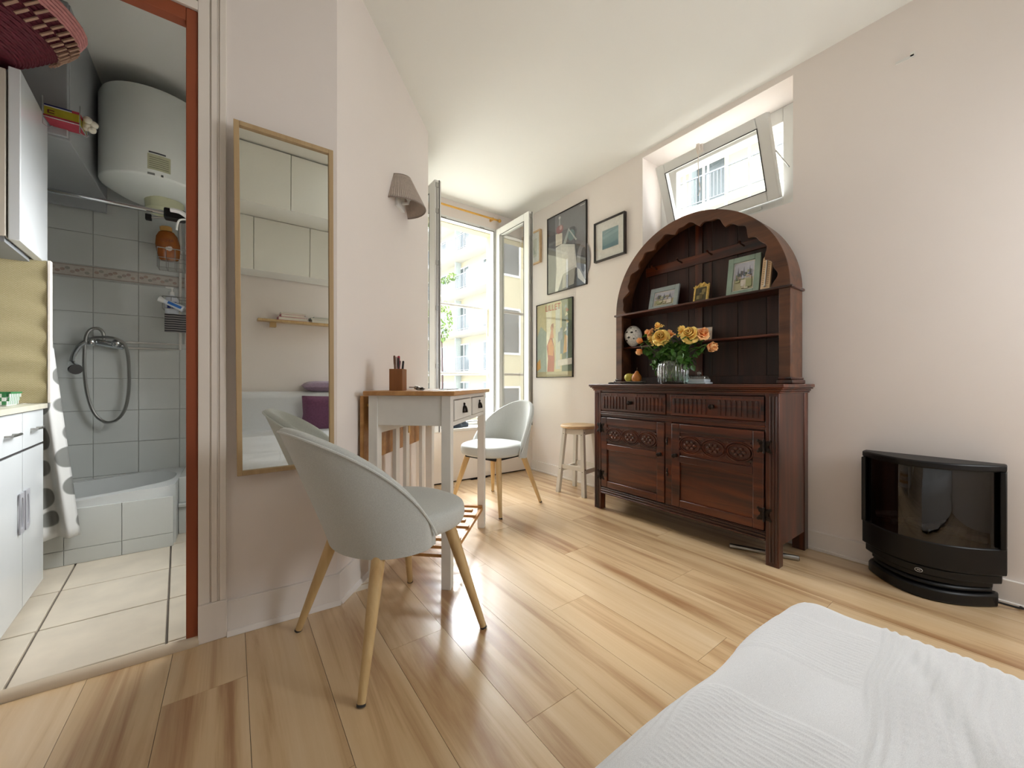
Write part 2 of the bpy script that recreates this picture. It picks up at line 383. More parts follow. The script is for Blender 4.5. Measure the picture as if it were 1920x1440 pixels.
# small plaster patch high on the right wall
p0 = at_x(1679, 121, XR); p1 = at_x(1714, 100, XR)
g = G(); g.box(XR - .003, p1[1], p0[2] - .004, XR, p0[1], p0[2] + .008); g.box(XR - .003, p1[1] - .002, p0[2], XR, p1[1] + .012, p0[2] + .02)
struct(g.build('trim_4', M['white']), 'small raised filler mark high on the right wall', 'wall mark')

# ------------------------------------------------------------------ tall window: frame and two open casements
win = struct(frame_boxes(G(), 'y', YF - .005, YF + .06, wx0, wx1, wz0, wz1, .035).build('window_1', M['pvc'], bevel=.004), 'tall white window with both casements open', 'window')
frame_boxes(G(), 'y', YF - .009, YF - .005, wx0 + .028, wx1 - .028, wz0 + .03, wz1 - .028, .006).build('rubber_seal', M['rub'], win)
g = G()
for xx in (1.50, 1.58, 2.0): g.box(xx, YF - .012, wz1 - .03, xx + .05, YF - .004, wz1 - .02)
g.build('striker_plate', M['steel'], win)
def casement(x, side):
    """open at 90 degrees into the room; x hinge line; side -1: glass faces left"""
    y0, y1 = 2.745, 3.288; z0, z1 = .505, 2.46; t = .055
    xa, xb = (x, x + t)
    sw = .075 if side < 0 else .105
    f = G().box(xa, y0, z0, xb, y0 + sw, z1).box(xa, y1 - .075, z0, xb, y1, z1).box(xa, y0 + sw, z1 - .075, xb, y1 - .075, z1).box(xa, y0 + sw, z0, xb, y1 - .075, z0 + .075).build('casement', M['pvc'], win, bevel=.005)
    frame_boxes(G(), 'x', xa - .002, xa, y0 + sw - .004, y1 - .071, z0 + .071, z1 - .071, .006).build('rubber_seal', M['rub'], f)
    G().box(xa + .022, y0 + .07, z0 + .07, xa + .028, y1 - .07, z1 - .07).build('glass_pane', M['glass'], f)
    g = G(); g.box(xa + .012, y0 - .004, z0 + .05, xa + .026, y0, z1 - .04)
    for zz in (.62, 1.0, 1.45, 1.8, 2.2, 2.40):
        g.box(xa + .008, y0 - .01, zz, xa + .03, y0 - .003, zz + .035)
    g.build('espagnolette', M['steel'], f)
    g = G(); g.box(xa + .034, y0 - .003, z0, xa + .041, y0, z1)
    g.build('edge_seal', M['rub'], f)
    return f
casement(2.187, -1); casement(1.262, 1)
# handle on the free edge of the right casement
cr = [o for o in win.children if o.name.startswith('casement')][0]
# outside reveal and bars
rv = G(); rv.box(wx1 - .012, YF + .06, .3, wx1 + .2, YF + .17, 2.9); rv.box(wx0 - .3, YF + .06, .3, wx0 + .0, YF + .17, 2.9); rv.box(wx0, YF + .06, wz1 - .04, wx1, YF + .17, 2.9); rv.box(wx0, YF + .06, .3, wx1, YF + .2, wz0 + .02)
struct(rv.build('trim_5', M['yellow']), 'pale yellow outside reveal of the tall window', 'reveal')
g = G(); zb = 1.665
g.tube([(wx0 + .02, YF + .14, zb), (wx1 - .08, YF + .14, zb)], .016, 12); g.tube([(wx1 - .1, YF + .14, zb), (wx1 - .012, YF + .14, zb + .005)], .008, 8)
g.tube([(wx1 - .02, YF + .14, zb), (wx1 - .02, YF + .14, zb - .28)], .006, 8); g.tube([(wx0 + .02, YF + .14, .985), (wx1 - .012, YF + .14, .985)], .014, 12)
struct(g.build('trim_6', M['white']), 'white guard bars outside the tall window', 'guard bar')
# curtain rod
r = thing('curtain_rod', 'thin brass curtain rod above the tall open window', 'curtain rod', (1.7, YF - .05, 2.545))
G().tube([(-.55, 0, 0), (.50, 0, 0)], .009, 12).build('rod', M['brass'], r)
G().ball((.51, 0, 0), .018).build('finial', M['brass'], r)
for xx in (.42, -.4): G().box(xx, -.006, -.012, xx + .015, .05, .012).build('bracket', M['brass'], r)
# things on the window seat
def heap(name, mat, c, rx, ry, h, seed, n=26):
    rnd = random.Random(seed); ph = [rnd.uniform(0, 6) for _ in range(6)]
    g = G(); vs = []
    def fn(i, j):
        t = 2 * pi * i / n; q = j / 9
        rr = (1 - q ** 2.2 * .98) * (1 + .12 * sin(3 * t + ph[0]) + .07 * sin(7 * t + ph[1] + 4 * q))
        z = h * q ** .6 * (1 + .15 * sin(5 * t + ph[2]) * (1 - q)) + .012 * sin(9 * t + ph[3] + 8 * q) * q * (1 - q) * 3
        return (c[0] + rx * rr * cos(t), c[1] + ry * rr * sin(t), c[2] + max(0, z))
    g.grid(n, 10, fn, closeu=True); g.f.append(tuple(i * 10 for i in range(n))[::-1]); g.c.append((1, 1, 1))
    return g.build(name, mat, smooth=60)
z0 = .481
c1 = at_z(873, 805, z0)
tag(heap('jacket', M['dark_cloth'], (c1[0] - .03, 3.19, z0), .15, .085, .09, 3), 'dark blue jacket heaped on the window seat', 'clothing')
tag(heap('scarf', fabric('pale_grey_knit', 'a8b0b4', 120), (c1[0] - .22, 3.17, z0), .09, .06, .05, 5), 'grey blue scarf beside the dark jacket on the window seat', 'clothing')
c2 = at_z(818, 808, z0)
tag(heap('cloth_pouch', fabric('pink_cloth', 'd9b0bd', 120), (c2[0], 3.16, z0), .06, .05, .045, 8), 'small pink cloth pouch at the left end of the window seat', 'pouch')

# ------------------------------------------------------------------ small high window in the right wall
wf = struct(G().box(2.75, .805, 1.89, 2.81, .935, 2.59).box(2.75, 1.64, 1.89, 2.81, 1.77, 2.59).box(2.75, .935, 2.50, 2.81, 1.64, 2.59).box(2.75, .935, 1.89, 2.81, 1.64, 2.045).build('window_2', M['pvc'], bevel=.004), 'small high window tilted open above the dresser', 'window')
sy0, sy1 = .935, 1.665; sz = .485; th = math.atan2(.185, .45)
Ms = Matrix.Translation((2.745, 0, 2.035)) @ Matrix.Rotation(-th, 4, 'Y')
g = G()
for a in [(sy0, sy0 + .065, 0, sz), (sy1 - .065, sy1, 0, sz), (sy0 + .065, sy1 - .065, sz - .065, sz), (sy0 + .065, sy1 - .065, 0, .065)]:
    g.box(-.05, a[0], a[2], 0, a[1], a[3], Ms)
sash = g.build('sash', M['pvc'], wf, bevel=.005)
G().box(-.03, sy0 + .06, .06, -.024, sy1 - .06, sz - .06, Ms).build('glass_pane', M['glass'], sash)
g = G()
for a in [(sy0 + .061, sy0 + .066, .061, sz - .061), (sy1 - .066, sy1 - .061, .061, sz - .061), (sy0 + .061, sy1 - .061, sz - .066, sz - .061), (sy0 + .061, sy1 - .061, .061, .066)]:
    g.box(-.052, a[0], a[2], -.049, a[1], a[3], Ms)
g.build('rubber_seal', M['rub'], sash)
ym = (sy0 + sy1) / 2 + .03
g = G(); g.box(-.07, ym - .02, sz - .045, -.045, ym + .02, sz + .004, Ms); g.box(-.085, ym - .008, sz - .03, -.07, ym + .008, sz + .012, Ms)
g.build('latch', M['cream'], sash)
pl = Ms @ Vector((-.078, ym, sz - .02))
g = G(); g.tube([pl, pl + Vector((-.002, .002, -.10)), pl + Vector((-.003, -.002, -.2)), pl + Vector((0, -.012, -.27)), pl + Vector((0, .004, -.31))], .0028, 6)
g.build('pull_cord', M['cream'], sash)
g = G(); g.tube([Ms @ Vector((-.02, sy0 + .01, sz * .62)), (2.76, .90, 2.20)], .004, 6); g.build('stay', M['steel'], sash)
G().box(2.738, 1.05, 2.0, 2.752, 1.14, 2.018).build('hinge', M['pvc'], wf)
g = G()
for yy in (.74, .895, 1.056, 1.216, 1.376, 1.544, 1.70): g.tube([(2.97, yy, 1.80), (2.97, yy, 2.70)], .010, 8)
struct(g.build('trim_7', M['white']), 'white upright bars outside the small high window', 'window bars')
# ------------------------------------------------------------------ outside: street, apartment block, neighbour wing, tree
struct(G().box(-40, 3.9, -4.2, 60, 80, -4).box(3.2, -40, -4.2, 60, 3.9, -4).build('ground', plain('street_paving', 'b9b6ae', .9), smooth=0), 'paved yard far below the windows', 'ground')
blk = thing('apartment_building', 'cream apartment block with rows of balconies across the yard', 'building', (14.6, 0, 0), R(3.7))
# local: x to the right (depth), y along the facade
y0b, y1b = -6, 62
levels = [-1.1, 1.77, 4.65, 7.6, 10.4]
g = G(); g.box(1.35, y0b, -4, 8, y1b, 12.9); wl = g.build('wall', M['facade'], blk, smooth=0)
G().box(-.25, y0b, 12.9, 8, y1b, 13.15).box(2.2, y0b, 13.15, 8, y1b, 15.2).build('roof', M['slab'], blk, smooth=0)
for zi, z in enumerate(levels):
    bal = G().box(0, y0b, z - .24, 1.35, y1b, z).build('balcony', M['slab'], blk, smooth=0)
    g = G(); g.box(.02, y0b, z + 1.02, .07, y1b, z + 1.07); g.box(.02, y0b, z + .08, .06, y1b, z + .11)
    y = 0
    while y < 46:
        g.box(.03, y, z + .1, .05, y + .02, z + 1.03); y += .125
    g.build('railing', M['rail'], bal, smooth=0)['kind'] = 'stuff'
    for k in range(0, 7):
        yy = k * 6 + 2.3
        if (k + zi) % 2: G().box(.055, yy, z + .15, .065, yy + 2.1, z + .98).build('railing_panel', M['railpanel'], bal, smooth=0)
        G().box(.85, k * 6 + 2.2, z, 1.35, k * 6 + 2.3, z + 2.6).build('partition', M['blue'], bal, smooth=0)
    for k in range(0, 7):
        yy = k * 6 + 1.0
        if zi == 0 and k < 3: continue
        f = frame_boxes(G(), 'x', 1.30, 1.36, yy, yy + 1.5, z + .02, z + 2.15, .07).box(1.30, yy + .71, z + .1, 1.35, yy + .79, z + 2.1).build('window', M['pvc'], blk, smooth=0)
        G().box(1.31, yy + .07, z + .09, 1.33, yy + .71, z + 2.08).box(1.31, yy + .79, z + .09, 1.33, yy + 1.43, z + 2.08).build('pane', M['far_glass'], f, smooth=0)
        yy += 3.3
        f = frame_boxes(G(), 'x', 1.30, 1.36, yy, yy + .95, z + .02, z + 2.15, .07).build('window', M['pvc'], blk, smooth=0)
        G().box(1.31, yy + .07, z + .09, 1.33, yy + .88, z + 2.08).build('pane', M['far_glass'], f, smooth=0)
def leafy(name, mat, c, rx, rz, n, size, seed, parent=None):
    rnd = random.Random(seed); g = G()
    for _ in range(n):
        u = rnd.uniform(-1, 1); t = rnd.uniform(0, 2 * pi); q = rnd.uniform(.5, 1) ** .5
        p = Vector((c[0] + rx * q * math.sqrt(1 - u * u) * cos(t), c[1] + rx * q * math.sqrt(1 - u * u) * sin(t), c[2] + rz * q * u))
        E = Euler((rnd.uniform(0, 6), rnd.uniform(0, 6), rnd.uniform(0, 6))).to_matrix(); s = size * rnd.uniform(.6, 1.3)
        g.add([tuple(p + E @ Vector(v)) for v in [(-s, 0, 0), (0, -s * .45, s * .1), (s, 0, 0), (0, s * .45, s * .1)]], [(0, 1, 2, 3)])
    return g.build(name, mat, parent, smooth=0)
t = thing('roof_tree', 'leafy green tree showing above the apartment block roof', 'tree', (24, 46, 0))
G().tube([(0, 0, -4), (.1, 0, 10), (.3, .1, 20)], [.35, .3, .12], 10).build('trunk', M['oakd'], t)
leafy('foliage', M['foliage'], (0, 0, 22.5), 4.5, 4.2, 1800, .45, 4, t)
t = thing('yard_tree', 'leafy green tree beside the balconies, low beyond the open window', 'tree', (10.15, 21.2, 0))
G().tube([(0, 0, -4), (.1, 0, 1), (.1, .1, 4)], [.08, .06, .03], 8).build('trunk', M['oakd'], t)
leafy('foliage', M['foliage'], (0, .1, 4.7), .75, 1.4, 400, .12, 5, t)
for i, (yy, zz) in enumerate([(25.0, 8.62), (26.1, 8.55), (27.3, 8.66)]):
    q = leafy('balcony_plant', M['foliage'], (0, 0, 0), .4, .26, 120, .09, 20 + i); q.location = (14.6 - yy * .0646 - .1, yy, zz)
    tag(q, ['green balcony plant nearest the window reveal, on the planted balcony rail', 'middle green plant on the planted balcony rail', 'farthest green plant on the planted balcony rail'][i], 'plant', 'plants on the balcony rail')
nb = thing('neighbour_building', 'pale yellow stone neighbour wing reflected in the open casement glass', 'building', (-8, 12, 0))
G().box(-8, 0, -4, 7, 6, 14).build('wall', M['yellow'], nb, smooth=0)
g = G()
for k in range(24): g.box(6.3 if k % 2 else 6.6, -.06, -4 + k * .75, 7.05, 0, -4 + k * .75 + .68)
g.build('quoin', M['cream'], nb, smooth=0)
for i in range(5):
    for j in range(4):
        xw, zw = -6 + j * 3.1, -1 + i * 3
        f = frame_boxes(G(), 'y', -.05, .0, xw, xw + 1.2, zw, zw + 1.8, .08).build('window', M['pvc'], nb, smooth=0)
        G().box(xw + .08, -.02, zw + .08, xw + 1.12, -.01, zw + 1.72).build('pane', M['far_glass'], f, smooth=0)

# ------------------------------------------------------------------ kitchen and bathroom beyond the doorway
KA = R(4.6)
struct(G().box(-1.7, 1.62, -.08, .3, 3.5, -.010).build('floor_bathroom', M['fgrout'], smooth=0), 'cream square floor tiles of the kitchen and bathroom', 'floor')
fl = bpy.data.objects['floor_bathroom']
for i in range(-3, 4):
    for j in range(-1, 5):
        ya, yb_ = 1.75 + .35 * j, 2.10 + .35 * j
        if j == -1: ya = 1.70
        def fx(q, y): return -.185 + .35 * q - .085 * (y - 1.8)
        s = .0035
        xs = [(fx(i, ya) + s, ya + s), (fx(i + 1, ya) - s, ya + s), (fx(i + 1, yb_) - s, yb_ - s), (fx(i, yb_) + s, yb_ - s)]
        if xs[0][0] > .25 or xs[1][0] < -1.5 or ya > 3.3: continue
        G().prism(xs, lambda p: (p[0], p[1], -.010), lambda p: (p[0], p[1], .001)).build('floor_tile', M['ftile'], fl, smooth=0, bevel=.0015, seg=1)
HB = 2.86
bw = struct(G().box(-1.75, 3.40, -.05, .35, 3.5, HB).build('wall_shower', M['grout'], smooth=0), 'white tiled wall of the shower', 'wall')
struct(G().box(-1.75, 1.78, HB, .35, 3.5, HB + .1).build('ceiling_bathroom', M['bath'], smooth=0), 'ceiling above the water heater', 'ceiling')
struct(G().prism([(-1.52, 1.75), (-1.66, 3.45), (-1.76, 3.45), (-1.7, 1.75)], lambda p: (p[0], p[1], -.05), lambda p: (p[0], p[1], HB)).build('wall_kitchen', M['bath'], smooth=0), 'wall behind the kitchen cabinets', 'wall')
g = G(); g.box(.25, 1.80, -.05, .3, 2.05, HB); g.box(.25, 2.65, -.05, .3, 3.45, HB); g.box(.25, 2.05, -.05, .3, 2.65, 1.05); g.box(.25, 2.05, 1.95, .3, 2.65, HB)
struct(g.build('wall_bathroom', M['bath'], smooth=0), 'bathroom side wall hidden behind the mirror wall', 'wall')
rows = [(.315 + .2 * k, .515 + .2 * k) for k in range(-1, 6)] + [(1.597, 1.792), (1.792, 1.992), (1.992, 2.192), (2.192, 2.392), (2.392, 2.592)]
tm = G().box(.001, -.006, .001, .199, 0, .199).build('tile', M['tile'], bw, smooth=0, bevel=.0015, seg=1)
first = True
for z0_, z1_ in rows:
    for k in range(-5, 3):
        x0 = -.484 + .2 * k
        if first: o = tm; first = False
        else: o = twin(tm, bw)
        o.location = (x0, 3.40, z0_); o.scale = (1, 1, (z1_ - z0_) / .2)
g = G().col('cfc3b8')
bandm = ink('decor_band_glaze', .25)
for k in range(-5, 3):
    x0 = -.484 + .2 * k; g = G().col('cdc6bd'); g.box(x0 + .001, 3.393, 1.525, x0 + .199, 3.40, 1.594)
    rnd = random.Random(k)
    g.col('a59a90'); g.box(x0 + .001, 3.3925, 1.527, x0 + .199, 3.393, 1.531); g.box(x0 + .001, 3.3925, 1.588, x0 + .199, 3.393, 1.592)
    for m_ in range(9):
        g.col(['b5a095', 'b9aaa0', 'aeaaa0', 'bba698'][(m_ * 7 + k) % 4]); xx = x0 + .015 + m_ * .02; zz = 1.56 + .011 * sin(m_ * 2.1)
        g.ball((xx, 3.3925, zz), .009, 8, 4, (1.2, .12, 1))
    g.build('decor_tile', bandm, bw)
# tub with tiled front
tb = thing('shower_tub', 'white curved shower tub with a tiled front under the mixer', 'shower tub', (0, 0, 0))
g = G()
xL, xRr, yf, yk = -1.15, -.255, 2.78, 3.39
inner = []
def rim(t):
    # inner opening outline, rounded at the corner near the door side
    x = (xL + xRr) / 2 + (.43) * (1 if cos(t) >= 0 else -1) * abs(cos(t)) ** .55; y = 3.07 + .25 * (1 if sin(t) >= 0 else -1) * abs(sin(t)) ** .8
    return x, y
n = 48; zr = .325
outer = []
for i in range(n):
    t = 2 * pi * i / n; cx, cy = (xL + xRr) / 2, 3.085
    dx, dy = cos(t), sin(t); s = min((.4475 if dx else 9) / max(abs(dx), 1e-6), .305 / max(abs(dy), 1e-6)); outer.append((cx + dx * s, cy + dy * s))
def dip(x): return -.035 * max(0, min(1, (xRr - .12 - x) / .45))
vs = []; fs = []
for i in range(n):
    x, y = outer[i]; vs.append((x, y, 0.0)); vs.append((x, y, zr + dip(x)))
    x, y = rim(2 * pi * i / n); vs.append((x, y, zr + dip(x) + .004)); vs.append((x * .97 - .02, 3.07 + (y - 3.07) * .9, zr - .18)); 
for i in range(n):
    j = (i + 1) % n
    for q in range(3): fs.append((i * 4 + q, j * 4 + q, j * 4 + q + 1, i * 4 + q + 1))
fs.append(tuple(i * 4 + 3 for i in range(n)))
g.add(vs, fs); g.build('basin', plain('white_enamel', 'd9dcda', .2, var=.02), tb, smooth=50)
for k in range(-4, 2):
    x0 = -.457 + .2 * k; x1 = min(x0 + .2, xRr)
    for z0_, z1_ in ((.001, .075), (.075, .272)):
        if x1 - x0 > .03 and x0 > -1.3: G().box(x0 + .001, 2.772, z0_ + .001, x1 - .001, 2.78, z1_ - .001).build('tile', M['tile'], tb, smooth=0, bevel=.001, seg=1)
struct(G().box(xRr + .001, 2.97, 0, .25, 3.39, .16).box(xRr + .001, 2.955, .16, .25, 3.39, .18).box(xRr + .001, 2.985, .18, .25, 3.39, .33).build('trim_8', M['tile'], bevel=.004), 'low white ledge beside the shower tub', 'ledge')
# shower mixer, hose, head
sh = thing('shower_mixer', 'chrome shower mixer with looped hose on the tiled wall', 'shower mixer', at_y(200, 641, 3.36))
o0 = Vector(sh.location)
def sp(px, py, Y=3.345): return Vector(at_y(px, py, Y)) - o0
g = G(); g.tube([sp(163, 638), sp(232, 650)], .021, 14); g.ball(sp(171, 641, 3.33), .026); g.ball(sp(219, 644, 3.33), .026); g.tube([sp(180, 643), sp(180, 643, 3.39)], .014, 10); g.tube([sp(214, 648), sp(214, 648, 3.39)], .014, 10)
g.build('mixer_body', M['chrome'], sh)
def smooth_path(pts, k=8):
    P = [Vector(p) for p in pts]; out = []
    for i in range(len(P) - 1):
        a, b, c, d = P[max(i - 1, 0)], P[i], P[i + 1], P[min(i + 2, len(P) - 1)]
        for q in range(k):
            t = q / k; out.append(.5 * ((2 * b) + (c - a) * t + (2 * a - 5 * b + 4 * c - d) * t * t + (3 * b - 3 * c + d - a) * t ** 3))
    out.append(P[-1]); return out
hp = [(195, 637), (193, 624), (184, 616), (170, 618), (161, 632), (158, 665), (159, 705), (165, 745), (177, 775), (192, 789), (206, 792), (222, 785), (235, 765), (241, 735), (242, 700), (240, 668), (234, 646), (222, 637), (205, 633), (180, 633), (163, 637)]
g = G(); g.tube(smooth_path([sp(a, b, 3.32 + .01 * sin(i)) for i, (a, b) in enumerate(hp)], 5), .0085, 8); g.build('hose', M['steel'], sh)
g = G(); g.tube(smooth_path([sp(160, 641, 3.3), sp(146, 652, 3.29), sp(137, 668, 3.28), sp(135, 684, 3.27)], 5), [.012] * 16, 10); g.tube([sp(134, 682, 3.27), sp(141, 692, 3.22)], [.018, .030], 16); g.build('shower_head', M['chrome'], sh)
g = G(); g.tube([sp(141, 692, 3.22), sp(142.5, 693, 3.21)], .028, 16); g.build('spray_face', M['rub'], sh)
g = G()
zp = at_y(300, 649, 3.38)[2]
for dz, dx in ((0, 0), (.035, .03)):
    xe = at_y(338, 600, 3.38)[0] + dx
    g.tube([at_y(236, 649, 3.38)[:2] + (zp - .02 + dz,), (xe, 3.38, zp - .02 + dz), (xe, 3.38, 2.05)], .0075, 8)
tag(g.build('water_pipe', M['tabw']), 'pair of white painted water pipes beside the shower mixer', 'pipe')
# rod and curtain
rd = at_y(170, 372, 2.85)
tag(G().tube([(-1.62, 2.85, rd[2]), (.25, 2.85, rd[2])], .011, 12).build('shower_rod', M['chrome']), 'chrome shower curtain rod below the water heater', 'rod')
def curtain():
    g = G(); nu, nv = 90, 40
    m, nt, N, L, P = newmat('leaf_print_curtain'); tc = N.new('ShaderNodeTexCoord'); mp = N.new('ShaderNodeMapping'); mp.inputs['Scale'].default_value = (7, 0, 7); L.new(tc.outputs['UV'], mp.inputs['Vector'])
    vo = N.new('ShaderNodeTexVoronoi'); vo.inputs['Scale'].default_value = 1; vo.inputs['Randomness'].default_value = .35; mp.inputs['Scale'].default_value = (4.2, 7.5, 1); L.new(mp.outputs['Vector'], vo.inputs['Vector'])
    rp = N.new('ShaderNodeValToRGB'); rp.color_ramp.elements[0].position = .40; rp.color_ramp.elements[0].color = rgb('868783') + (1,); rp.color_ramp.elements[1].position = .43; rp.color_ramp.elements[1].color = rgb('e3e3e0') + (1,)
    L.new(vo.outputs['Distance'], rp.inputs['Fac']); L.new(rp.outputs['Color'], P.inputs['Base Color']); P.inputs['Roughness'].default_value = .5
    ztop, zbot = rd[2] - .03, .15
    def fn(i, j):
        u = i / (nu - 1); v = j / (nv - 1); z = ztop + (zbot - ztop) * v
        xr = -.72 + .17 * max(0, v - .25) ** 1.1; xl = -1.15
        x = xl + (xr - xl) * u
        return (x, 2.735 + .028 * sin(u * 38 + .6 * sin(v * 3)) * (.6 + .5 * v) + (.05 * (1 - v) if v < 1 else 0), z)
    g.grid(nu, nv, fn); o = g.build('shower_curtain', m, smooth=80, solid=.002)
    uv = o.data.uv_layers.new(name='UVMap')
    for l in o.data.loops:
        uv.data[l.index].uv = ((l.vertex_index // nv) / nu * 1.2, (l.vertex_index % nv) / nv * 1.6)
    tag(o, 'white shower curtain with grey leaf print beside the base cabinet', 'curtain')
curtain()
# water heater
wh = thing('water_heater', 'large white round water heater hanging above the shower', 'water heater', (-.355, 3.11, 2.025))
prof = [(0, -.072), (.10, -.066), (.18, -.040), (.235, -.008), (.246, .0), (.249, .006), (.249, .46), (.24, .485), (.2, .50), (0, .505)]
G().lathe([(max(r_, .001), z_) for r_, z_ in prof], 48).build('tank', plain('heater_enamel', 'eef2ec', .35, var=.01), wh, smooth=40)
G().lathe([(.001, -.13), (.07, -.13), (.085, -.115), (.09, -.06)], 28, (.03, -.03, 0)).build('thermostat_cap', plain('yellowed_plastic', 'd9dbb8', .45), wh)
g = G(); cyl_ang = math.atan2(-1, -.05)
def onc(da, z, r_=.2495): a = cyl_ang + da; return (r_ * cos(a), r_ * sin(a), z)
ip = G(); ip.col('dcdcc6'); n = 6
def patch(g, a0, a1, z0, z1, r_, h):
    g.col(h)
    for i in range(6):
        p = a0 + (a1 - a0) * i / 6; q = a0 + (a1 - a0) * (i + 1) / 6
        g.add([onc(p, z0, r_), onc(q, z0, r_), onc(q, z1, r_), onc(p, z1, r_)], [(0, 1, 2, 3)])
patch(ip, -.02, .36, .03, .115, .2498, 'c9c9a8'); patch(ip, .0, .28, .12, .128, .2498, '44484a')
for i in range(6): patch(ip, .01, .33, .04 + i * .011, .044 + i * .011, .2502, '8f9078')
patch(ip, -.02, .1, -.0, .012, .2498, '8a8d88'); patch(ip, .2, .24, -.0, .012, .2498, '4a4d48')
ip.build('rating_label', M['ink'], wh, smooth=0)
g = G(); g.box(-.2, .2, .1, .2, .285, .14).box(-.2, .2, .4, .2, .285, .44); g.build('wall_bracket', M['steel'], wh)
# grey wall boxes at upper left
kg = plain('grey_painted_board', 'a8acae', .5, var=.02)
c = thing('wall_cupboard', 'tall grey cupboard high on the wall beside the water heater', 'cupboard', (-.605, 2.64, 0), R(1))
G().box(-.75, 0, 2.0, 0, .72, HB - .12).build('body', kg, c, bevel=.003)
for y0_ in (-.01,):
    G().box(-.36, -.016, 2.01, -.004, 0, HB - .14).build('door', kg, c, bevel=.004); G().box(-.74, -.016, 2.01, -.37, 0, HB - .14).build('door', kg, c, bevel=.004)
G().box(-.75, .72 - .03, 1.92, 0, .72, 2.0).build('rear_batten', kg, c, bevel=.003)
g = G(); g.box(-.75, -.02, HB - .12, .03, .72, HB - .07); g.box(-.75, -.04, HB - .07, .05, .72, HB - .012); g.build('cornice', kg, c, bevel=.005)
# ---- base cabinet
bc = thing('base_cabinet', 'glossy white kitchen base cabinet with drawers over doors', 'cabinet', (-.640, 2.262, 0), KA)
# local: y along the front, x=0 front plane, body to -x
G().box(-.55, -.31, .035, -.022, .288, .775).build('body', M['kits'], bc); G().box(-.022, -.306, .039, -.0035, .284, .771).build('gap_shade_filler', M['dkgrey'], bc)  # second box: dark filler, paints the shade in the seams between the fronts
def kdoor(y0, y1, hside):
    d = G().box(-.017, y0 + .0025, .035, 0, y1 - .0025, .622).build('door', M['kit'], bc)
    yc = y1 - .034 if hside > 0 else y0 + .034; s_ = hside; n_ = 40; vs = []
    for i in range(n_):
        a = 2 * pi * i / n_; c_, q_ = cos(a), sin(a); k_ = min(.026 / max(abs(c_), 1e-6), .075 / max(abs(q_), 1e-6))
        iy = .018 * (1 if c_ > 0 else -1) * abs(c_) ** .6 if c_ * s_ > 0 else .016 * c_
        for x_ in (.003, .007): vs += [(x_, yc + k_ * c_, .40 + k_ * q_), (x_, yc - .002 * s_ + iy, .40 + .058 * q_)]
    fs = []
    for i in range(n_):
        a = i * 4; b = ((i + 1) % n_) * 4; fs += [(a, b, b + 1, a + 1), (a + 2, a + 3, b + 3, b + 2), (a, a + 2, b + 2, b), (a + 1, b + 1, b + 3, a + 3)]
    g = G().add(vs, fs).box(0, yc - .004 * s_ + .024, .334, .004, yc - .004 * s_ + .017, .342)
    g.build('handle', M['satin'], d)
def kdrawer(y0, y1):
    d = G().box(-.017, y0 + .002, .632, 0, y1 - .002, .772).build('drawer', M['kit'], bc)
    g = G(); m_ = (y0 + y1) / 2; g.tube([(.018, m_ - .05, .70), (.018, m_ + .05, .70)], .005, 8); g.tube([(0, m_ - .04, .70), (.018, m_ - .04, .70)], .004, 6); g.tube([(0, m_ + .04, .70), (.018, m_ + .04, .70)], .004, 6); g.build('handle', M['steel'], d)
kdoor(-.31, 0, 1); kdoor(0, .288, -1); kdrawer(-.31, 0); kdrawer(0, .288)
wt_ = tag(G().box(-.56, -.312, .776, .012, .290, .796).build('worktop', plain('grey_beige_worktop', 'c9c5b4', .35, var=.05, scale=20)), 'thin grey beige worktop on the white base cabinet', 'worktop')
wt_.location = (-.640, 2.262, 0); wt_.rotation_euler = (0, 0, KA)
# end screen beyond the worktop
m, nt, N, L, P = newmat('woven_cream_vinyl'); tc = N.new('ShaderNodeTexCoord'); br = N.new('ShaderNodeTexBrick'); mp = N.new('ShaderNodeMapping'); mp.inputs['Rotation'].default_value = (R(90), 0, 0); L.new(tc.outputs['Object'], mp.inputs['Vector']); L.new(mp.outputs['Vector'], br.inputs['Vector'])
br.inputs['Scale'].default_value = 60; br.inputs['Color1'].default_value = rgb('cdc19c') + (1,); br.inputs['Color2'].default_value = rgb('c4b88f') + (1,); br.inputs['Mortar'].default_value = rgb('a99c74') + (1,); br.inputs['Mortar Size'].default_value = .06
L.new(br.outputs['Color'], P.inputs['Base Color']); P.inputs['Roughness'].default_value = .5
sc_ = thing('end_screen', 'cream woven-look splash screen standing at the end of the worktop', 'screen', (-.645, 2.56, 0), R(1))
G().grid(2, 40, lambda i, j: (-.85 + .84 * i, .0 + .004 * sin(j * .9 + i), .797 + .62 * j / 39)).build('covering', m, sc_, smooth=80)
G().box(-.85, .006, .797, -.004, .016, 1.42).build('board', M['kits'], sc_)
G().box(-.008, -.006, .797, .002, .018, 1.42).build('edge_strip', M['cream'], sc_, bevel=.002)
# ---- upper cabinet
uc = thing('wall_cabinet', 'white glossy wall cabinet with beige side above the worktop', 'cabinet', (-.640, 2.262, 0), KA)
G().box(-.36, -.02, 1.425, -.035, .36, 2.04).build('body', M['kits'], uc, bevel=.002)
G().box(-.03, -.02, 1.415, 0, .36, 2.055).build('door', M['kit'], uc, bevel=.003)
G().box(-.355, -.01, 1.405, -.04, .35, 1.425).build('light_rail', plain('grey_underside', '8f9294', .5), uc)
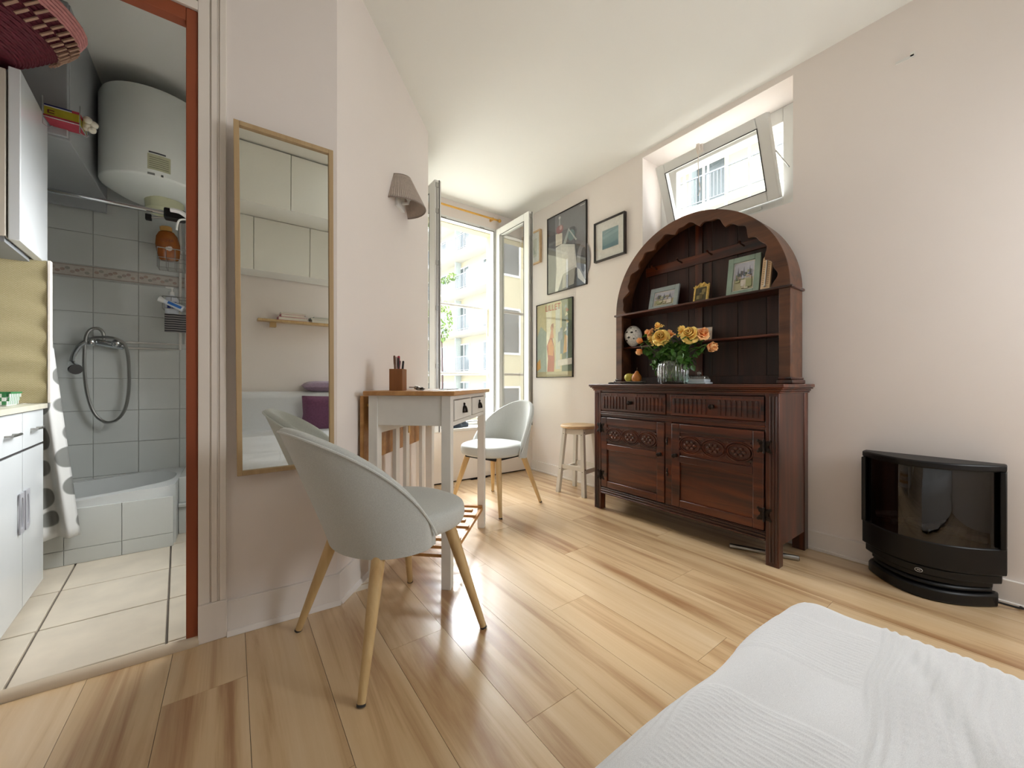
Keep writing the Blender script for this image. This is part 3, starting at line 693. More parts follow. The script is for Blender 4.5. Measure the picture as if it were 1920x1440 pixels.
# basket on top
bk = thing('woven_basket', 'dark red woven basket with pink rim tipped on top of the wall cabinet', 'basket', (-.83, 2.20, 2.175)); bk.rotation_euler = (R(4), R(13), R(5))
rb = plain('dark_red_straw', '5e1526', .7, var=.25, scale=80, bump=.4, bscale=200); rp_ = plain('pink_straw', 'cf8d8c', .7, var=.12, scale=60, bump=.3, bscale=200); rn = plain('natural_straw', 'b08e78', .7, var=.12, scale=60)
g = G()
for k in range(26):
    q = k / 25; r_ = .20 + .12 * q ** .8; z_ = -.06 + .17 * q
    g.tube([(r_ * cos(2 * pi * i / 40), r_ * .85 * sin(2 * pi * i / 40), z_ + .002 * (1 if (i + k) % 2 else -1)) for i in range(40)], .0062, 6, closed=True)
g.build('weave', rb, bk)
G().lathe([(.001, -.066), (.2, -.066), (.205, -.055), (.001, -.055)], 32, sy=.85).build('base', rb, bk)
g = G()
for k in range(5):
    r_ = .322 + .003 * k; z_ = .112 + .011 * k
    g.tube([(r_ * cos(2 * pi * i / 40), r_ * .85 * sin(2 * pi * i / 40), z_) for i in range(40)], .0068, 6, closed=True)
g.build('rim', rp_, bk)
g = G()
for k in range(64):
    if k < 22:
        t = 2 * pi * k / 64 - 1.5
        for q in range(2):
            ra, rb_ = .285 + .02 * q, .298 + .02 * q; za, zb_ = .03 + .038 * q, .066 + .038 * q
            g.tube([(ra * cos(t) * 1.02, ra * .85 * sin(t) * 1.02, za), (rb_ * cos(t + .05) * 1.03, rb_ * .85 * sin(t + .05) * 1.03, zb_)], .005, 5)
g.build('open_weave', rn, bk)['kind'] = 'stuff'
# packet and wire rack at the far corner of the cabinet top
bx = at_y(125, 226, 2.60)
wr = thing('wire_rack', 'small chrome wire rack hooked over the top corner of the wall cabinet', 'rack', (bx[0], 2.585, bx[2]))
g = G()
for xx in (-.055, .055): g.tube([(xx, -.05, .05), (xx, -.05, -.07), (xx + .02, -.055, -.085), (xx + .028, -.05, -.07)], .002, 5); g.tube([(xx, -.05, -.035), (xx, .05, -.035), (xx, .05, .05)], .002, 5)
g.tube([(-.055, -.05, -.035), (.055, -.05, -.035)], .002, 5); g.build('wire', M['chrome'], wr)
g = G().col('b3a62a').box(-.052, -.045, -.03, .05, .045, .012).col('b23a4a').box(-.054, -.047, -.032, .052, .047, -.024).box(.03, -.047, .012, .054, .047, .022).col('e9e5e0').box(-.052, -.045, .012, .03, .045, .016).col('28306e').box(-.052, -.046, .016, .03, .045, .022).col('6e2430').box(-.04, -.0465, -.015, -.022, -.045, -.012).box(-.04, -.0465, -.004, -.022, -.045, -.001).box(-.042, -.0465, -.015, -.038, -.045, -.001)
p_ = tag(g.build('food_packet', M['ink'], smooth=0), 'yellow and red food packet in the wire rack', 'packet'); p_.location = (bx[0], 2.585, bx[2])
g = G(); rnd = random.Random(3)
for i in range(9): g.ball((rnd.uniform(-.016, .016), rnd.uniform(-.014, .014), rnd.uniform(-.02, .02)), .016, 8, 6)
p_ = tag(g.build('paper_tissue', plain('crumpled_white_paper', 'ddd8c8', .8, bump=.4, bscale=40), smooth=60), 'crumpled white paper tissue beside the yellow packet', 'tissue'); p_.location = (bx[0] + .078, 2.585, bx[2] + .0)
# green basket on the worktop
c3 = at_z(12, 768, .797); c3 = (c3[0] - .02, 2.33, .797)
c3 = (-.745, 2.36, .797)
bd = thing('plastic_basket', 'small green and white checked plastic basket on the worktop', 'basket', c3, KA)
g = G(); m_ = ink('green_plastic', .4)
for (a, b, q) in ((-.055, .055, 0), (-.055, .055, 1)):
    pass
g.col('e8ece6').box(-.05, -.06, 0, .05, .06, .004)
for i in range(13):
    for j in range(3):
        g.col('3d8350' if (i + j) % 2 else 'e8ece6'); y = -.065 + .01 * i; z = .004 + .014 * j; o_ = .003 * j
        for sx in (-1, 1):
            x = sx * (.052 + o_); g.box(x - .0015, y, z, x + .0015, y + .01, z + .014)
for i in range(10):
    for j in range(3):
        g.col('3d8350' if (i + j) % 2 else 'e8ece6'); x = -.05 + .01 * i; z = .004 + .014 * j
        for sy in (-1, 1): y = sy * (.066); g.box(x, y - .0015, z, x + .01, y + .0015, z + .014)
g.build('woven_wall', m_, bd, smooth=0)
g = G(); g.box(-.062, -.07, .046, -.054, .07, .052).box(.054, -.07, .046, .062, .07, .052).box(-.062, -.07, .046, .062, -.063, .052).box(-.062, .063, .046, .062, .07, .052); g.build('rim', plain('green_rim', '2f7a44', .4), bd)
# shower caddies
cx1 = at_y(318, 470, 3.30)
def caddy(name, px, py, w, h, label):
    c = at_y(px, py, 3.27); t = thing(name, label, 'shower caddy', c, 0, 'wire caddies beside the shower')
    g = G()
    for z_ in (0, h * .5, h): g.tube([(-w, -.05, z_), (w, -.05, z_), (w, .05, z_), (-w, .05, z_)], .002 if z_ < h else .0028, 5, closed=True)
    for i in range(6):
        x = -w + 2 * w * i / 5; g.tube([(x, -.05, h), (x, -.05, 0), (x, .05, 0), (x, .05, h)], .0015, 5)
    for j in (-.02, .015): g.tube([(-w, j, h), (-w, j, 0), (w, j, 0), (w, j, h)], .0015, 5)
    g.build('wire_basket', M['steel'], t)
    g = G(); g.tube([(w - .03, .05, h), (w - .03, .06, h + .22), (w - .03, .03, h + .24)], .003, 6); g.build('hanging_hook', M['steel'], t)
    return t
k1 = caddy('shower_caddy', 338, 508, .105, .12, 'upper wire shower caddy holding the orange bottle')
k2 = caddy('shower_caddy', 347, 583, .105, .075, 'lower wire shower caddy holding the white pump bottle')
b1 = at_y(318, 489, 3.25)
bt = thing('shampoo_bottle', 'orange shampoo bottle with beige cap in the upper wire caddy', 'bottle', b1, 0); bt.rotation_euler = (0, R(-5), 0)
m, nt, N, L, P = newmat('amber_plastic'); P.inputs['Base Color'].default_value = rgb('b0601c') + (1,); P.inputs['Roughness'].default_value = .2; P.inputs['Transmission Weight'].default_value = .25; P.inputs['Coat Weight'].default_value = .5
G().lathe([(.001, 0), (.040, 0), (.05, .012), (.058, .06), (.06, .1), (.052, .15), (.036, .178), (.02, .185), (.001, .186)], 28, sy=.5).build('body', m, bt)
G().lathe([(.001, .184), (.030, .184), (.030, .208), (.024, .214), (.001, .214)], 20, sy=.6).build('cap', plain('beige_cap', 'c99a55', .4), bt)
g = G().col('e6d9cf'); g.ball((.004, -.0275, .072), .019, 12, 6, (1, .12, 1)); g.build('label_patch', M['ink'], bt)
def text(name, s, size, mat, parent, loc, rot, ext=.0006, sx=1):
    cu = bpy.data.curves.new(name, 'FONT'); cu.body = s; cu.size = size; cu.extrude = ext; cu.align_x = 'CENTER'; cu.align_y = 'CENTER'
    tmp = bpy.data.objects.new(name, cu); COL.objects.link(tmp); dg = bpy.context.evaluated_depsgraph_get(); me = bpy.data.meshes.new_from_object(tmp.evaluated_get(dg))
    bpy.data.objects.remove(tmp); me.materials.clear(); me.materials.append(mat); o = bpy.data.objects.new(name, me); COL.objects.link(o); o.parent = parent; o.location = loc; o.rotation_euler = rot; o.scale = (sx, 1, 1)
    return o
text('lettering', 'LOVA', .024, plain('dark_amber_ink', '7a3410', .5), bt, (.003, -.0312, .118), (R(90), 0, 0))
b2 = at_y(322, 590, 3.24)
bp_ = thing('pump_bottle', 'white and blue pump bottle in the lower wire caddy', 'bottle', (b2[0], 3.25, b2[2] + .005))
g = G().col('dfe3ea'); g.lathe([(.001, 0), (.032, 0), (.034, .03), (.034, .09), (.02, .115), (.012, .12), (.001, .12)], 20, sy=.6); g.col('2c3f8e').box(-.02, -.0225, .03, .024, -.0215, .075); g.build('body', M['ink'], bp_)
G().lathe([(.001, .118), (.014, .118), (.014, .14), (.004, .142), (.004, .165), (.001, .165)], 14).box(-.03, -.005, .16, .008, .005, .17).build('pump', M['pvc'], bp_)
tb_ = thing('toothpaste_tube', 'white and blue tube lying with its cap out over the lower caddy', 'tube', (b2[0] - .03, 3.19, b2[2] + .075)); tb_.rotation_euler = (0, R(25), 0)
g = G().col('e9edf2').tube([(0, 0, 0), (.1, 0, 0)], [.014, .02], 12); g.col('2b6fc0').box(.02, -.0205, -.008, .09, -.0195, .008); g.build('body', M['ink'], tb_)
G().tube([(-.028, 0, 0), (0, 0, 0)], [.017, .015], 14).build('cap', M['pvc'], tb_)
g = G(); n1, n2 = 16, 24
wm = plain('dark_striped_cloth', '4a4a4c', .9)
m, nt, N, L, P = newmat('striped_cloth'); tc = N.new('ShaderNodeTexCoord'); wv = N.new('ShaderNodeTexWave'); wv.bands_direction = 'Z'; wv.inputs['Scale'].default_value = 22; L.new(tc.outputs['Object'], wv.inputs['Vector']); rp = N.new('ShaderNodeValToRGB'); rp.color_ramp.elements[0].position = .45; rp.color_ramp.elements[0].color = rgb('2e2d30') + (1,); rp.color_ramp.elements[1].position = .55; rp.color_ramp.elements[1].color = rgb('8f8a88') + (1,); L.new(wv.outputs['Fac'], rp.inputs['Fac']); L.new(rp.outputs['Color'], P.inputs['Base Color']); P.inputs['Roughness'].default_value = .9
bz = b2[2]
g.grid(n1, n2, lambda i, j: (b2[0] - .03 + .16 * i / (n1 - 1), 3.205 + .006 * sin(i * 1.1) - .0 * j, bz + .0 - .115 * j / (n2 - 1)))
tag(g.build('wash_cloth', m, solid=.003, smooth=80), 'dark striped wash cloth hanging on the lower wire caddy', 'cloth')
# shaver-like hook under the heater
hk = thing('hose_clip', 'black clip with a white curved bracket at the end of the shower rod', 'clip', at_y(330, 404, 2.83))
G().box(-.05, -.02, -.03, .04, .03, .03).build('clip_body', M['black'], hk, bevel=.008)
G().tube(smooth_path([(-.02, -.03, .015), (.02, -.035, .012), (.055, -.035, -.01)], 5), .012, 8).tube(smooth_path([(.05, -.03, -.02), (.015, -.03, -.035), (.005, -.03, -.09)], 5), .005, 8).build('curved_bracket', M['pvc'], hk)
t = thing('razor', 'dark razor hanging from the shower rod beside the black clip', 'razor', at_y(303, 403, 2.84))
G().tube([(-.05, 0, -.025), (.06, 0, -.005)], .006, 8).build('handle', M['steel'], t); G().box(-.065, -.012, -.042, -.04, .012, -.01).build('head', M['black'], t, bevel=.003)
# ------------------------------------------------------------------ dresser (local x: into the wall, y: along the wall, front at x=0)
dr = thing('dresser', 'dark carved oak dresser with an arched scalloped plate rack', 'dresser', (2.10, 1.305, 0))
W2, D = .575, .39; TZ = .88
for s in (-1, 1):
    g = G(); y0, y1 = (s * W2, s * (W2 - .058))
    g.box(0, y0, 0, .05, y1, .845)
    for q in (.010, .022, .036): g.box(-.004, s * (W2 - q) - .003, .02, .001, s * (W2 - q) + .003, .82)
    g.build('corner_post', M['oak'], dr, bevel=.003)
    G().box(D - .05, y0, 0, D, y1, .845).build('rear_post', M['oak'], dr, bevel=.003)
    G().box(.05, s * (W2 - .022), .10, D - .05, s * (W2 - .004), .845).build('side_panel', M['oak'], dr)
G().box(.02, -W2 + .02, .12, D - .01, W2 - .02, .84).build('carcass', M['oakd'], dr)
g = G()
def rail(z0, z1, x=.006): g.box(x, -W2 + .058, z0, x + .03, W2 - .058, z1)
rail(.822, .848); rail(.655, .694, .004); g.box(-.003, -W2 + .058, .668, .008, W2 - .058, .676); g.box(-.003, -W2 + .058, .682, .008, W2 - .058, .688)
rail(.112, .16, .004); g.box(-.004, -W2 + .058, .118, .006, W2 - .058, .126); g.box(-.004, -W2 + .058, .136, .006, W2 - .058, .142); g.box(-.002, -W2 + .058, .150, .006, W2 - .058, .155)
g.box(0.004, -.021, .16, .03, .021, .655); g.box(.004, -.014, .694, .03, .014, .822)
g.build('front_rail', M['oakh'], dr, bevel=.002)
g = G()
def slab(x0, x1, yo, z0, z1): g.box(-x0, -W2 - yo, z0, D + x1, W2 + yo, z1)
slab(.030, .0, .030, TZ - .018, TZ); slab(.024, .0, .024, TZ - .026, TZ - .018); slab(.014, 0, .014, TZ - .036, TZ - .026); slab(.008, 0, .008, TZ - .046, TZ - .036)
g.build('top', M['oakh'], dr, bevel=.004)
def dknob(parent, y, z, x=0.0, r_=.011):
    K = Matrix.Translation((x, y, z)) @ Matrix.Rotation(-pi / 2, 4, 'Y')
    G().lathe([(.001, 0), (r_ * 1.2, 0), (r_ * 1.15, .003), (r_ * .6, .006), (r_ * .6, .012), (r_ * 1.2, .018), (r_ * 1.25, .024), (r_ * .8, .030), (.001, .031)], 16, M=K).build('knob', M['iron'], parent)
for y0, y1 in ((-W2 + .064, -.016), (.016, W2 - .064)):
    d = G().box(-.004, y0, .697, .02, y1, .819).build('drawer', M['oakh'], dr, bevel=.003)
    g = G(); n = 18; pt = (y1 - y0 - .03) / n; g.box(-.0048, y0 + .014, .708, -.003, y1 - .014, .797)
    for i in range(n):
        yc = y0 + .015 + pt * (i + .5)
        if abs(yc - (y0 + y1) / 2) < .018: continue
        g.box(-.010, yc - pt * .23, .713, -.003, yc + pt * .23, .790); g.ball((-.004, yc, .790), pt * .23, 8, 4, (1.2, 1, 1))
        if i % 2: g.box(-.006, yc - pt * .5, .803, -.003, yc - pt * .2, .812)
    g.build('flute', M['oakh'], d, bevel=.0015)
    dknob(d, (y0 + y1) / 2, .757, -.004)
for side, y0, y1 in ((-1, -W2 + .064, -.024), (1, .024, W2 - .064)):
    hinge_y = y0 if side < 0 else y1; open_y = y1 if side < 0 else y0
    g = G(); st = .050
    g.box(-.004, y0, .164, .016, y0 + st, .648); g.box(-.004, y1 - st, .164, .016, y1, .648)
    g.box(-.004, y0 + st, .598, .016, y1 - st, .648); g.box(-.004, y0 + st, .424, .016, y1 - st, .466); g.box(-.004, y0 + st, .164, .016, y1 - st, .208)
    d = g.build('door', M['oakh'], dr, bevel=.004)
    G().box(.008, y0 + st - .005, .20, .014, y1 - st + .005, .43).build('lower_panel', M['oakh'], d)
    g = G(); a, b, z0, z1 = y0 + st, y1 - st, .466, .598
    g.box(.006, a, z0, .012, b, z1); g.box(-.001, a + .012, z0 + .012, .010, b - .012, z1 - .012)
    for k in range(3):
        yc = a + (b - a) * (k + .5) / 3; ra = (b - a) / 6 * .98; rz_ = .045; zc = (z0 + z1) / 2
        for sc_f in (1.05, .86):
            g.tube([(-.003, yc + ra * sc_f * cos(2 * pi * i / 24), zc + rz_ * sc_f * sin(2 * pi * i / 24)) for i in range(24)], .0042, 6, closed=True)
        for q in range(6):
            t = 2 * pi * q / 6; g.ball((-.003, yc + ra * .42 * cos(t), zc + rz_ * .42 * sin(t)), .0105, 8, 4, (.8, 1, .8))
        g.ball((-.004, yc, zc), .008, 8, 5, (.6, 1, 1))
        for sy in (-1, 1):
            for szz in (-1, 1): g.ball((-.001, yc + sy * ra * .92, zc + szz * rz_ * .9), .008, 6, 4, (.4, 1, 1))
    g.build('carved_panel', M['oakh'], d)
    dknob(d, open_y + side * .026, .462 if side < 0 else .455, -.004, .010)
    for zc in (.575, .245):
        g = G(); hy = hinge_y + side * .003
        g.tube([(-.010, hy, zc - .026), (-.010, hy, zc + .026)], .005, 8); g.ball((-.010, hy, zc + .03), .006, 8, 5); g.ball((-.010, hy, zc - .03), .006, 8, 5)
        for s2 in (-1, 1):
            for zz in (-1, 1):
                g.ball((-.0055, hy + s2 * .016, zc + zz * .017), .012, 10, 4, (.22, 1, 1.05)); g.ball((-.0055, hy + s2 * .027, zc + zz * .026), .007, 8, 4, (.3, 1, 1))
            g.box(-.007, hy, zc - .018, -.003, hy + s2 * .018, zc + .018)
        g.build('hinge', M['iron'], d)
for zz in (.54, .355):
    g = G(); g.lathe([(.001, -.024), (.005, -.022), (.003, -.014), (.006, -.006), (.003, 0), (.006, .006), (.003, .014), (.005, .022), (.001, .024)], 10, (-.006, .003, zz)); g.build('turned_catch', M['iron'], dr)
# ---- plate rack
HX = .21; HO = .5525; ZA = 1.39; HB_ = D - .01
for s in (-1, 1):
    g = G(); yo = s * HO; yi = s * (HO - .052)
    g.box(HX, yo, TZ + .03, HX + .018, yi, ZA - .012); g.box(HX + .018, s * HO, TZ + .03, HB_, s * (HO - .016), ZA - .012)
    g.build('rack_side', M['oakw'], dr, bevel=.002)
for s in (-1, 1):
    g = G(); g.box(HX - .012, s * (HO + .014), TZ, HB_, s * (HO - .06), TZ + .022); g.box(HX - .006, s * (HO + .007), TZ + .022, HB_, s * (HO - .055), TZ + .036)
    g.build('rack_foot', M['oak'], dr, bevel=.005)
G().box(HX - .010, -HO - .012, ZA - .014, HB_, HO + .012, ZA).build('shelf', M['oakh'], dr, bevel=.004)
G().box(HX + .06, -HO + .018, 1.140, HB_, HO - .018, 1.154).build('shelf', M['oakh'], dr, bevel=.003)
G().box(HX + .12, -HO + .018, TZ, HB_, HO - .018, TZ + .05).build('back_rail', M['oakd'], dr, bevel=.003)
# scalloped arch board
n = 180
def inner_r(t):
    q = (t / pi * 9) % 1.0
    return .462 + .034 * (1 - abs(2 * q - 1) ** 2.2) + .006 * sin(2 * pi * q * 2)
vs = []
for i in range(n + 1):
    t = pi * i / n
    for x in (HX, HX + .018):
        vs.append((x, HO * cos(t), ZA + HO * sin(t))); ri = inner_r(t); vs.append((x, ri * cos(t), ZA + ri * sin(t)))
fs = []
for i in range(n):
    a = i * 4; b = a + 4
    fs += [(a, b, b + 1, a + 1), (a + 2, a + 3, b + 3, b + 2), (a, a + 2, b + 2, b), (a + 1, b + 1, b + 3, a + 3)]
fs += [(0, 1, 3, 2), (n * 4, n * 4 + 2, n * 4 + 3, n * 4 + 1)]
G().add(vs, fs).build('scalloped_arch', M['oakw'], dr, bevel=.0015, smooth=30, seg=1)
vs = []; n = 64
for i in range(n + 1):
    t = pi * i / n
    for x in (HX + .016, HB_):
        vs.append((x, HO * cos(t), ZA + HO * sin(t))); vs.append((x, (HO - .012) * cos(t), ZA + (HO - .012) * sin(t)))
fs = []
for i in range(n):
    a = i * 4; b = a + 4
    fs += [(a, b, b + 1, a + 1), (a + 2, a + 3, b + 3, b + 2), (a, a + 2, b + 2, b), (a + 1, b + 1, b + 3, a + 3)]
G().add(vs, fs).build('hood', M['oakw'], dr, smooth=30)
edges = [-HO + .012 + (2 * HO - .024) * k / 7 for k in range(8)]
for k in range(7):
    a, b = edges[k] + .0012, edges[k + 1] - .0012; pts = [(a, TZ + .002), (b, TZ + .002)]
    for i in range(9):
        y = b + (a - b) * i / 8; pts.append((y, ZA + math.sqrt(max(0, (HO - .012) ** 2 - y * y))))
    G().prism(pts, lambda p: (HB_ - .012, p[0], p[1]), lambda p: (HB_ - .004, p[0], p[1])).build('back_board', M['oakd'], dr, smooth=0, bevel=.001, seg=1)
G().box(HB_ - .022, -.02, TZ + .01, HB_ - .011, .028, 1.92).build('centre_batten', M['oak'], dr, bevel=.002)
pr = G().box(HB_ - .024, -.40, 1.66, HB_ - .010, .40, 1.725).build('peg_rail', M['oakh'], dr, bevel=.003)
for yy in (-.27, -.08, .12, .31):
    g = G(); g.tube([(HB_ - .02, yy, 1.70), (HB_ - .07, yy, 1.705), (HB_ - .085, yy, 1.715)], [.006, .005, .008], 8); g.build('peg', M['oak'], pr)
# ---- things on the dresser
def standing(name, label, px0, px1, pyb, zb, h, X, tilt, w, fw, mat, art, cat='picture', top=None, grp='framed pictures on the dresser'):
    c = at_x((px0 + px1) / 2, 0, X); t = thing(name, label, cat, (X, c[1], zb), -pi / 2, grp)
    E = Matrix.Rotation(-tilt, 4, 'X')   # local x along the wall (towards the camera side), y into the wall
    g = G(); a = w / 2
    if top:
        g.prism([(-a, 0), (a, 0)] + top, lambda p: tuple(E @ Vector((p[0], 0, p[1]))), lambda p: tuple(E @ Vector((p[0], .008, p[1]))))
        g.box(-a + fw * .5, -.004, fw * .5, a - fw * .5, 0, fw, E); g.box(-a + .003, -.004, fw * .4, -a + fw, 0, h * .74, E); g.box(a - fw, -.004, fw * .4, a - .003, 0, h * .74, E)
        for i in range(11): g.ball(tuple(E @ Vector((-a + w * i / 10 * .96 + w * .02, -.002, h * .80 + .008 * sin(i * 2.0) + h * .10 * math.exp(-((i - 5) / 2.2) ** 2)))), .006, 8, 5)
    else:
        for (x0, x1, z0, z1) in ((-a, -a + fw, 0, h), (a - fw, a, 0, h), (-a + fw, a - fw, h - fw, h), (-a + fw, a - fw, 0, fw)): g.box(x0, -.010, z0, x1, .006, z1, E)
    g.build('frame', mat, t, bevel=.002)
    g = G(); art(g, -a + fw, a - fw, fw, (h - fw) if not top else h * .76, E); g.build('picture', M['ink'], t, smooth=0)
    return t
def landscape(seed, mount=True):
    def f(g, x0, x1, z0, z1, E):
        rnd = random.Random(seed); q = [0]
        def R_(a, b, c, d, h): q[0] += 1; g.col(h).box(a, -.0002 * q[0], c, b, 0, d, E)
        R_(x0, x1, z0, z1, 'e9e4dc'); m_ = .006; x0 += m_; x1 -= m_; z0 += m_; z1 -= m_; W, Hh = x1 - x0, z1 - z0
        R_(x0, x1, z0, z1, 'c3c4cf'); R_(x0, x1, z0, z0 + Hh * .42, 'b9b493')
        for k in range(26):
            a = x0 + rnd.uniform(0, .85) * W; b = min(x1, a + rnd.uniform(.05, .2) * W); c = z0 + rnd.uniform(.25, .6) * Hh; d = min(z1, c + rnd.uniform(.04, .22) * Hh)
            R_(a, b, c, d, rnd.choice(['8b8f72', '7d7f83', 'a6a58b', 'c5b3a6', '94877c', '6f7a68', 'b9b9c4']))
        for k in range(10):
            a = x0 + rnd.uniform(.1, .7) * W; R_(a, min(x1, a + rnd.uniform(.1, .3) * W), z0 + rnd.uniform(.0, .3) * Hh, z0 + Hh * .34, rnd.choice(['cfc6b0', 'd9d0c2', 'a9a97f', 'bfb39c']))
        for k in range(3):
            a = x0 + (.18 + .3 * k) * W; q[0] += 1; g.col('6c6f7d').add([tuple(E @ Vector(p)) for p in [(a, -.0002 * q[0], z0 + .5 * Hh), (a + .1 * W, -.0002 * q[0], z0 + .5 * Hh), (a + .05 * W, -.0002 * q[0], z0 + .86 * Hh)]], [(0, 1, 2)])
    return f
def darkart(g, x0, x1, z0, z1, E):
    g.col('4d4428').box(x0, -.001, z0, x1, .0, z1, E); rnd = random.Random(2)
    for k in range(12):
        a = rnd.uniform(x0, x1 - .02); c = rnd.uniform(z0, z1 - .03); g.col(rnd.choice(['6b5c33', '3a3420', '8a7a4a', '594c2e'])).box(a, -.001 - .0002 * k, c, a + .018, 0, c + .025, E)
greyblue = wood('grey_blue_frame_wood', '93a0a2', 'b0bab8', .6, 0, 10, .2, .1); green = wood('sage_green_frame_wood', '84998a', '9fb0a0', .6, 2, 10, .2, .1)
gold = plain('gilded_plaster', 'd2b264', .35, metal=.5, var=.25, scale=60, bump=.5, bscale=120)
standing('picture_frame', 'grey blue framed village watercolour on the upper shelf, beside the tiny gilt frame', 1211, 1273, 0, ZA, .165, 2.385, R(14), .215, .030, greyblue, landscape(3))
standing('picture_frame', 'tiny ornate gilt frame with a dark picture in the middle of the upper shelf', 1296, 1329, 0, ZA, .135, 2.375, R(12), .098, .014, gold, darkart, top=[(.049, .115), (.03, .119), (.012, .138), (-.0, .130), (-.012, .138), (-.03, .119), (-.049, .115)])
standing('picture_frame', 'sage green framed church watercolour on the upper shelf', 1358, 1425, 0, ZA, .235, 2.375, R(10), .175, .030, green, landscape(8))
tc_ = at_x(1444, 0, 2.36)
t = thing('thermometer', 'pale wooden thermometer with pointed top at the end of the upper shelf', 'thermometer', (2.36, tc_[1] + .028, ZA), -pi / 2 - R(12)); E = Matrix.Rotation(-R(9), 4, 'X')
G().prism([(-.026, 0), (.026, 0), (.026, .19), (0, .225), (-.026, .19)], lambda p: tuple(E @ Vector((p[0], 0, p[1]))), lambda p: tuple(E @ Vector((p[0], .012, p[1])))).build('board', M['beech'], t, bevel=.002)
G().tube([tuple(E @ Vector((0, -.004, .03))), tuple(E @ Vector((0, -.004, .185)))], .0035, 8).ball(tuple(E @ Vector((0, -.004, .028))), .007, 10, 6).build('glass_tube', plain('tube_glass', 'e7e2da', .1), t)
g = G().col('5b4026')
for i in range(14):
    z = .04 + .0105 * i; g.box(-.019, -.0008, z, -.010, 0, z + .0025, E); g.box(.009, -.0008, z, .018, 0, z + .0025, E)
g.build('scale_marks', M['ink'], t, smooth=0)
# mosaic skull on the lower shelf
sc0 = at_x(1188, 0, 2.40); t = thing('mosaic_skull', 'white mosaic skull ornament at the end of the lower shelf', 'ornament', (2.395, sc0[1], 1.154), 0)
g = G(); vs_ = []
def fn(i, j):
    t_ = 2 * pi * i / 28; a = -pi / 2 + pi * j / 17; r_ = .066; z = sin(a); x = cos(a) * cos(t_); y = cos(a) * sin(t_)
    k_ = 1 - .22 * max(0, -z) ** 1.2
    return (r_ * .95 * x * k_, r_ * .95 * y * k_, .078 + .078 * z)
g.grid(28, 18, fn, closeu=True)
m, nt, N, L, P = newmat('white_mosaic'); tc = N.new('ShaderNodeTexCoord'); vo = N.new('ShaderNodeTexVoronoi'); vo.feature = 'DISTANCE_TO_EDGE'; vo.inputs['Scale'].default_value = 55; L.new(tc.outputs['Object'], vo.inputs['Vector']); rp = N.new('ShaderNodeValToRGB'); rp.color_ramp.elements[0].position = .02; rp.color_ramp.elements[0].color = rgb('bdb9ae') + (1,); rp.color_ramp.elements[1].position = .05; rp.color_ramp.elements[1].color = rgb('ece9df') + (1,); L.new(vo.outputs['Distance'], rp.inputs['Fac']); L.new(rp.outputs['Color'], P.inputs['Base Color']); P.inputs['Roughness'].default_value = .2
g.build('cranium', m, t, smooth=80)
g = G(); blk_ = plain('black_inlay', '161310', .4)
for (a, z, s) in ((-2.7, .10, .013), (-3.35, .105, .011), (-3.05, .065, .012), (-2.45, .055, .008), (-3.5, .045, .009), (2.6, .12, .01), (-2.9, .135, .008), (-2.2, .11, .009)):
    r_ = .0615 * math.sqrt(max(.02, 1 - ((z - .078) / .078) ** 2)) * (.99 if z > .06 else .95); g.ball((r_ * cos(a), r_ * sin(a), z), s, 8, 5, (.5, 1, .55), None)
g.build('inlay', blk_, t)
# plate with fruit
pc = at_x(1183, 0, 2.22); pc = (2.20, pc[1] - .02)
tag(G().lathe([(.001, 0), (.05, 0), (.056, .004), (.095, .014), (.097, .017), (.055, .009), (.001, .007)], 40).build('plate', plain('grey_stoneware', 'b9b3a8', .35), loc=(pc[0], pc[1], TZ)), 'shallow grey plate under the two pears', 'plate')
pear = [(.001, 0), (.012, .001), (.026, .010), (.033, .026), (.031, .042), (.022, .056), (.014, .066), (.011, .074), (.006, .079), (.001, .080)]
def pear_(name, label, x, y, z, mat, rot, s):
    t = thing(name, label, 'pear', (x, y, z)); t.rotation_euler = rot; t.scale = (s, s, s)
    G().lathe(pear, 24).build('fruit', mat, t); G().tube([(0, 0, .077), (.001, .001, .088), (.005, .003, .102)], [.0022, .0014, .0018], 6).build('stalk', plain('pear_stalk', '5a4226', .7), t)
pear_('pear', 'yellow green pear lying on the grey plate', pc[0] - .012, pc[1] + .045, TZ + .031, plain('yellow_pear_skin', 'c2b64a', .4, var=.15, scale=30), (R(62), 0, R(40)), .88)
pear_('pear', 'upright orange brown pear on the grey plate', pc[0] + .005, pc[1] - .035, TZ + .009, plain('orange_pear_skin', 'b8702a', .4, var=.2, scale=30), (0, R(4), 0), 1.0)
# vase
vc = at_x(1264, 0, 2.24); VX, VY = 2.225, vc[1] + .012
VY -= .012
va = thing('glass_vase', 'wide ribbed clear glass vase half filled with water', 'vase', (VX, VY, TZ))
rib = lambda t, z: 1 + .022 * cos(t * 28)
G().lathe([(.001, .004), (.084, .004), (.092, .014), (.093, .10), (.088, .125), (.064, .148), (.060, .152)], 112, fr=rib).build('ribbed_glass', M['thinglass'], va, smooth=60)
va.children[0].data.polygons[-1].select = False
g = G().lathe([(.001, .008), (.084, .008), (.086, .016), (.088, .062), (.001, .062)], 40); g.build('water', glass('water_surface', (.86, .93, .92), 1.33), va)
G().lathe([(.001, 0), (.084, 0), (.088, .008), (.001, .009)], 40).build('glass_base', glass('thick_glass', (.75, .82, .8), 1.5, .03, 2), va)
# cut open the vase mouth
import bmesh
b_ = bmesh.new(); b_.from_mesh(va.children[0].data); b_.faces.ensure_lookup_table()
big = [f for f in b_.faces if len(f.verts) > 8 and f.calc_center_median().z > .1]; bmesh.ops.delete(b_, geom=big, context='FACES'); b_.to_mesh(va.children[0].data); b_.free()
